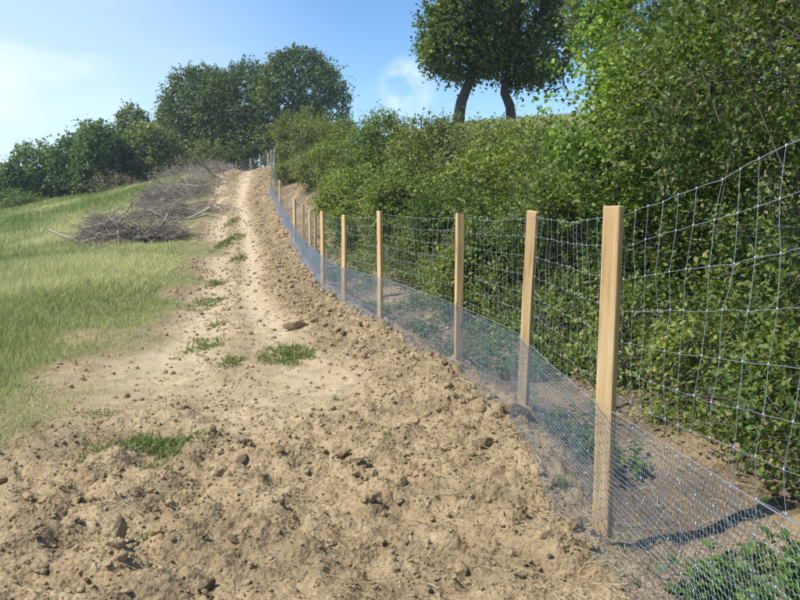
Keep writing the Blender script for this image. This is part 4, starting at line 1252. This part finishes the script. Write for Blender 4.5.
q = at(196, 178, 60); brush_pile('high brush heap below the dark hilltop trees', q[0], 60, 3.4, 4.5, 1.25, 1700, 705, tone=0.06, twig_r=0.016)
q = at(207, 170, 74); brush_pile('farthest brush heap at the left head of the track', q[0], 74, 2.4, 4.0, 0.8, 900, 706, tone=0.06, twig_r=0.018)

def pole(name, label, a, b, r0, r1, mat, cat, seed, bend=0.05):
    rng = np.random.default_rng(seed)
    t = np.linspace(0, 1, 8)[:, None]
    P = a * (1 - t) + b * t + rng.normal(0, bend * 0.12, (8, 3)) * np.sin(t * math.pi)
    V, F = tubes(P[None], np.linspace(r0, r1, 8)[None], 8, cap=False)
    n = len(V)
    capA, capB = P[0], P[-1]
    V = np.concatenate([V, [capA, capB]])
    F3 = np.concatenate([F[:, [0, 1, 2]], F[:, [0, 2, 3]], np.array([[n, (j + 1) % 8, j] for j in range(8)]), np.array([[n + 1, n - 8 + j, n - 8 + (j + 1) % 8] for j in range(8)])])
    root = a
    me = mesh_np(name, V - root, F3, mat, smooth=False)
    o = bpy.data.objects.new(name, me); COL.objects.link(o); o.location = root
    return tag(o, label, cat)
def lying(px0, py0, px1, py1, r):
    """ends of a log lying on the meadow, a little propped on the grass"""
    a, b = ground_at(px0, py0), ground_at(px1, py1)
    a[2] = gz(a[0], a[1]) + r + 0.10; b[2] = gz(b[0], b[1]) + r + 0.16
    return a, b
a = ground_at(121, 248); a[2] = gz(a[0], a[1]) - 0.15
pole('stake', 'short pale stake standing upright before the nearest brush heap', a, a + np.array([-0.09, 0, 0.82]), 0.045, 0.04, M_LOG, 'stake', 1, 0.2)
a, b = lying(86, 247, 106, 243, 0.07); pole('log', 'pale cut log lying at the left end of the nearest brush heap', a, b, 0.085, 0.06, M_LOG, 'log', 2, 0.3)
a, b = lying(92, 251, 109, 249, 0.05); pole('log', 'thin pale log lying lowest at the left end of the nearest brush heap', a, b, 0.055, 0.04, M_LOG, 'log', 3, 0.4)
a, b = lying(126, 245, 150, 240, 0.05); b[2] += 0.15; pole('log', 'thin pale pole lying along the right side of the nearest brush heap', a, b, 0.055, 0.03, M_LOG, 'log', 4, 0.5)
a, b = lying(97, 246, 118, 241, 0.05); a[2] += 0.2; b[2] += 0.45; pole('log', 'grey log resting across the middle of the nearest brush heap', a, b, 0.06, 0.045, M_LOG, 'log', 6, 0.4)

# ------------------------------------------------------------------ the summer air
def haze():
    m, nt, out = new_mat('summer_haze')
    pv = N(nt, 'ShaderNodeVolumePrincipled', Density=0.00055, Anisotropy=0.2)
    pv.inputs['Color'].default_value = (0.80, 0.90, 1.0, 1)
    nt.links.new(pv.outputs['Volume'], out.inputs['Volume'])
    x0, x1, y0, y1, z0, z1 = -620, 620, -520, 1000, -14, 26
    V = [(x, y, z) for z in (z0, z1) for y in (y0, y1) for x in (x0, x1)]
    F = [(0, 2, 3, 1), (4, 5, 7, 6), (0, 1, 5, 4), (2, 6, 7, 3), (0, 4, 6, 2), (1, 3, 7, 5)]
    single('haze', np.array(V, float), np.array(F), m, 'thin pale summer haze over the whole hillside', 'haze', kind='stuff')
haze()
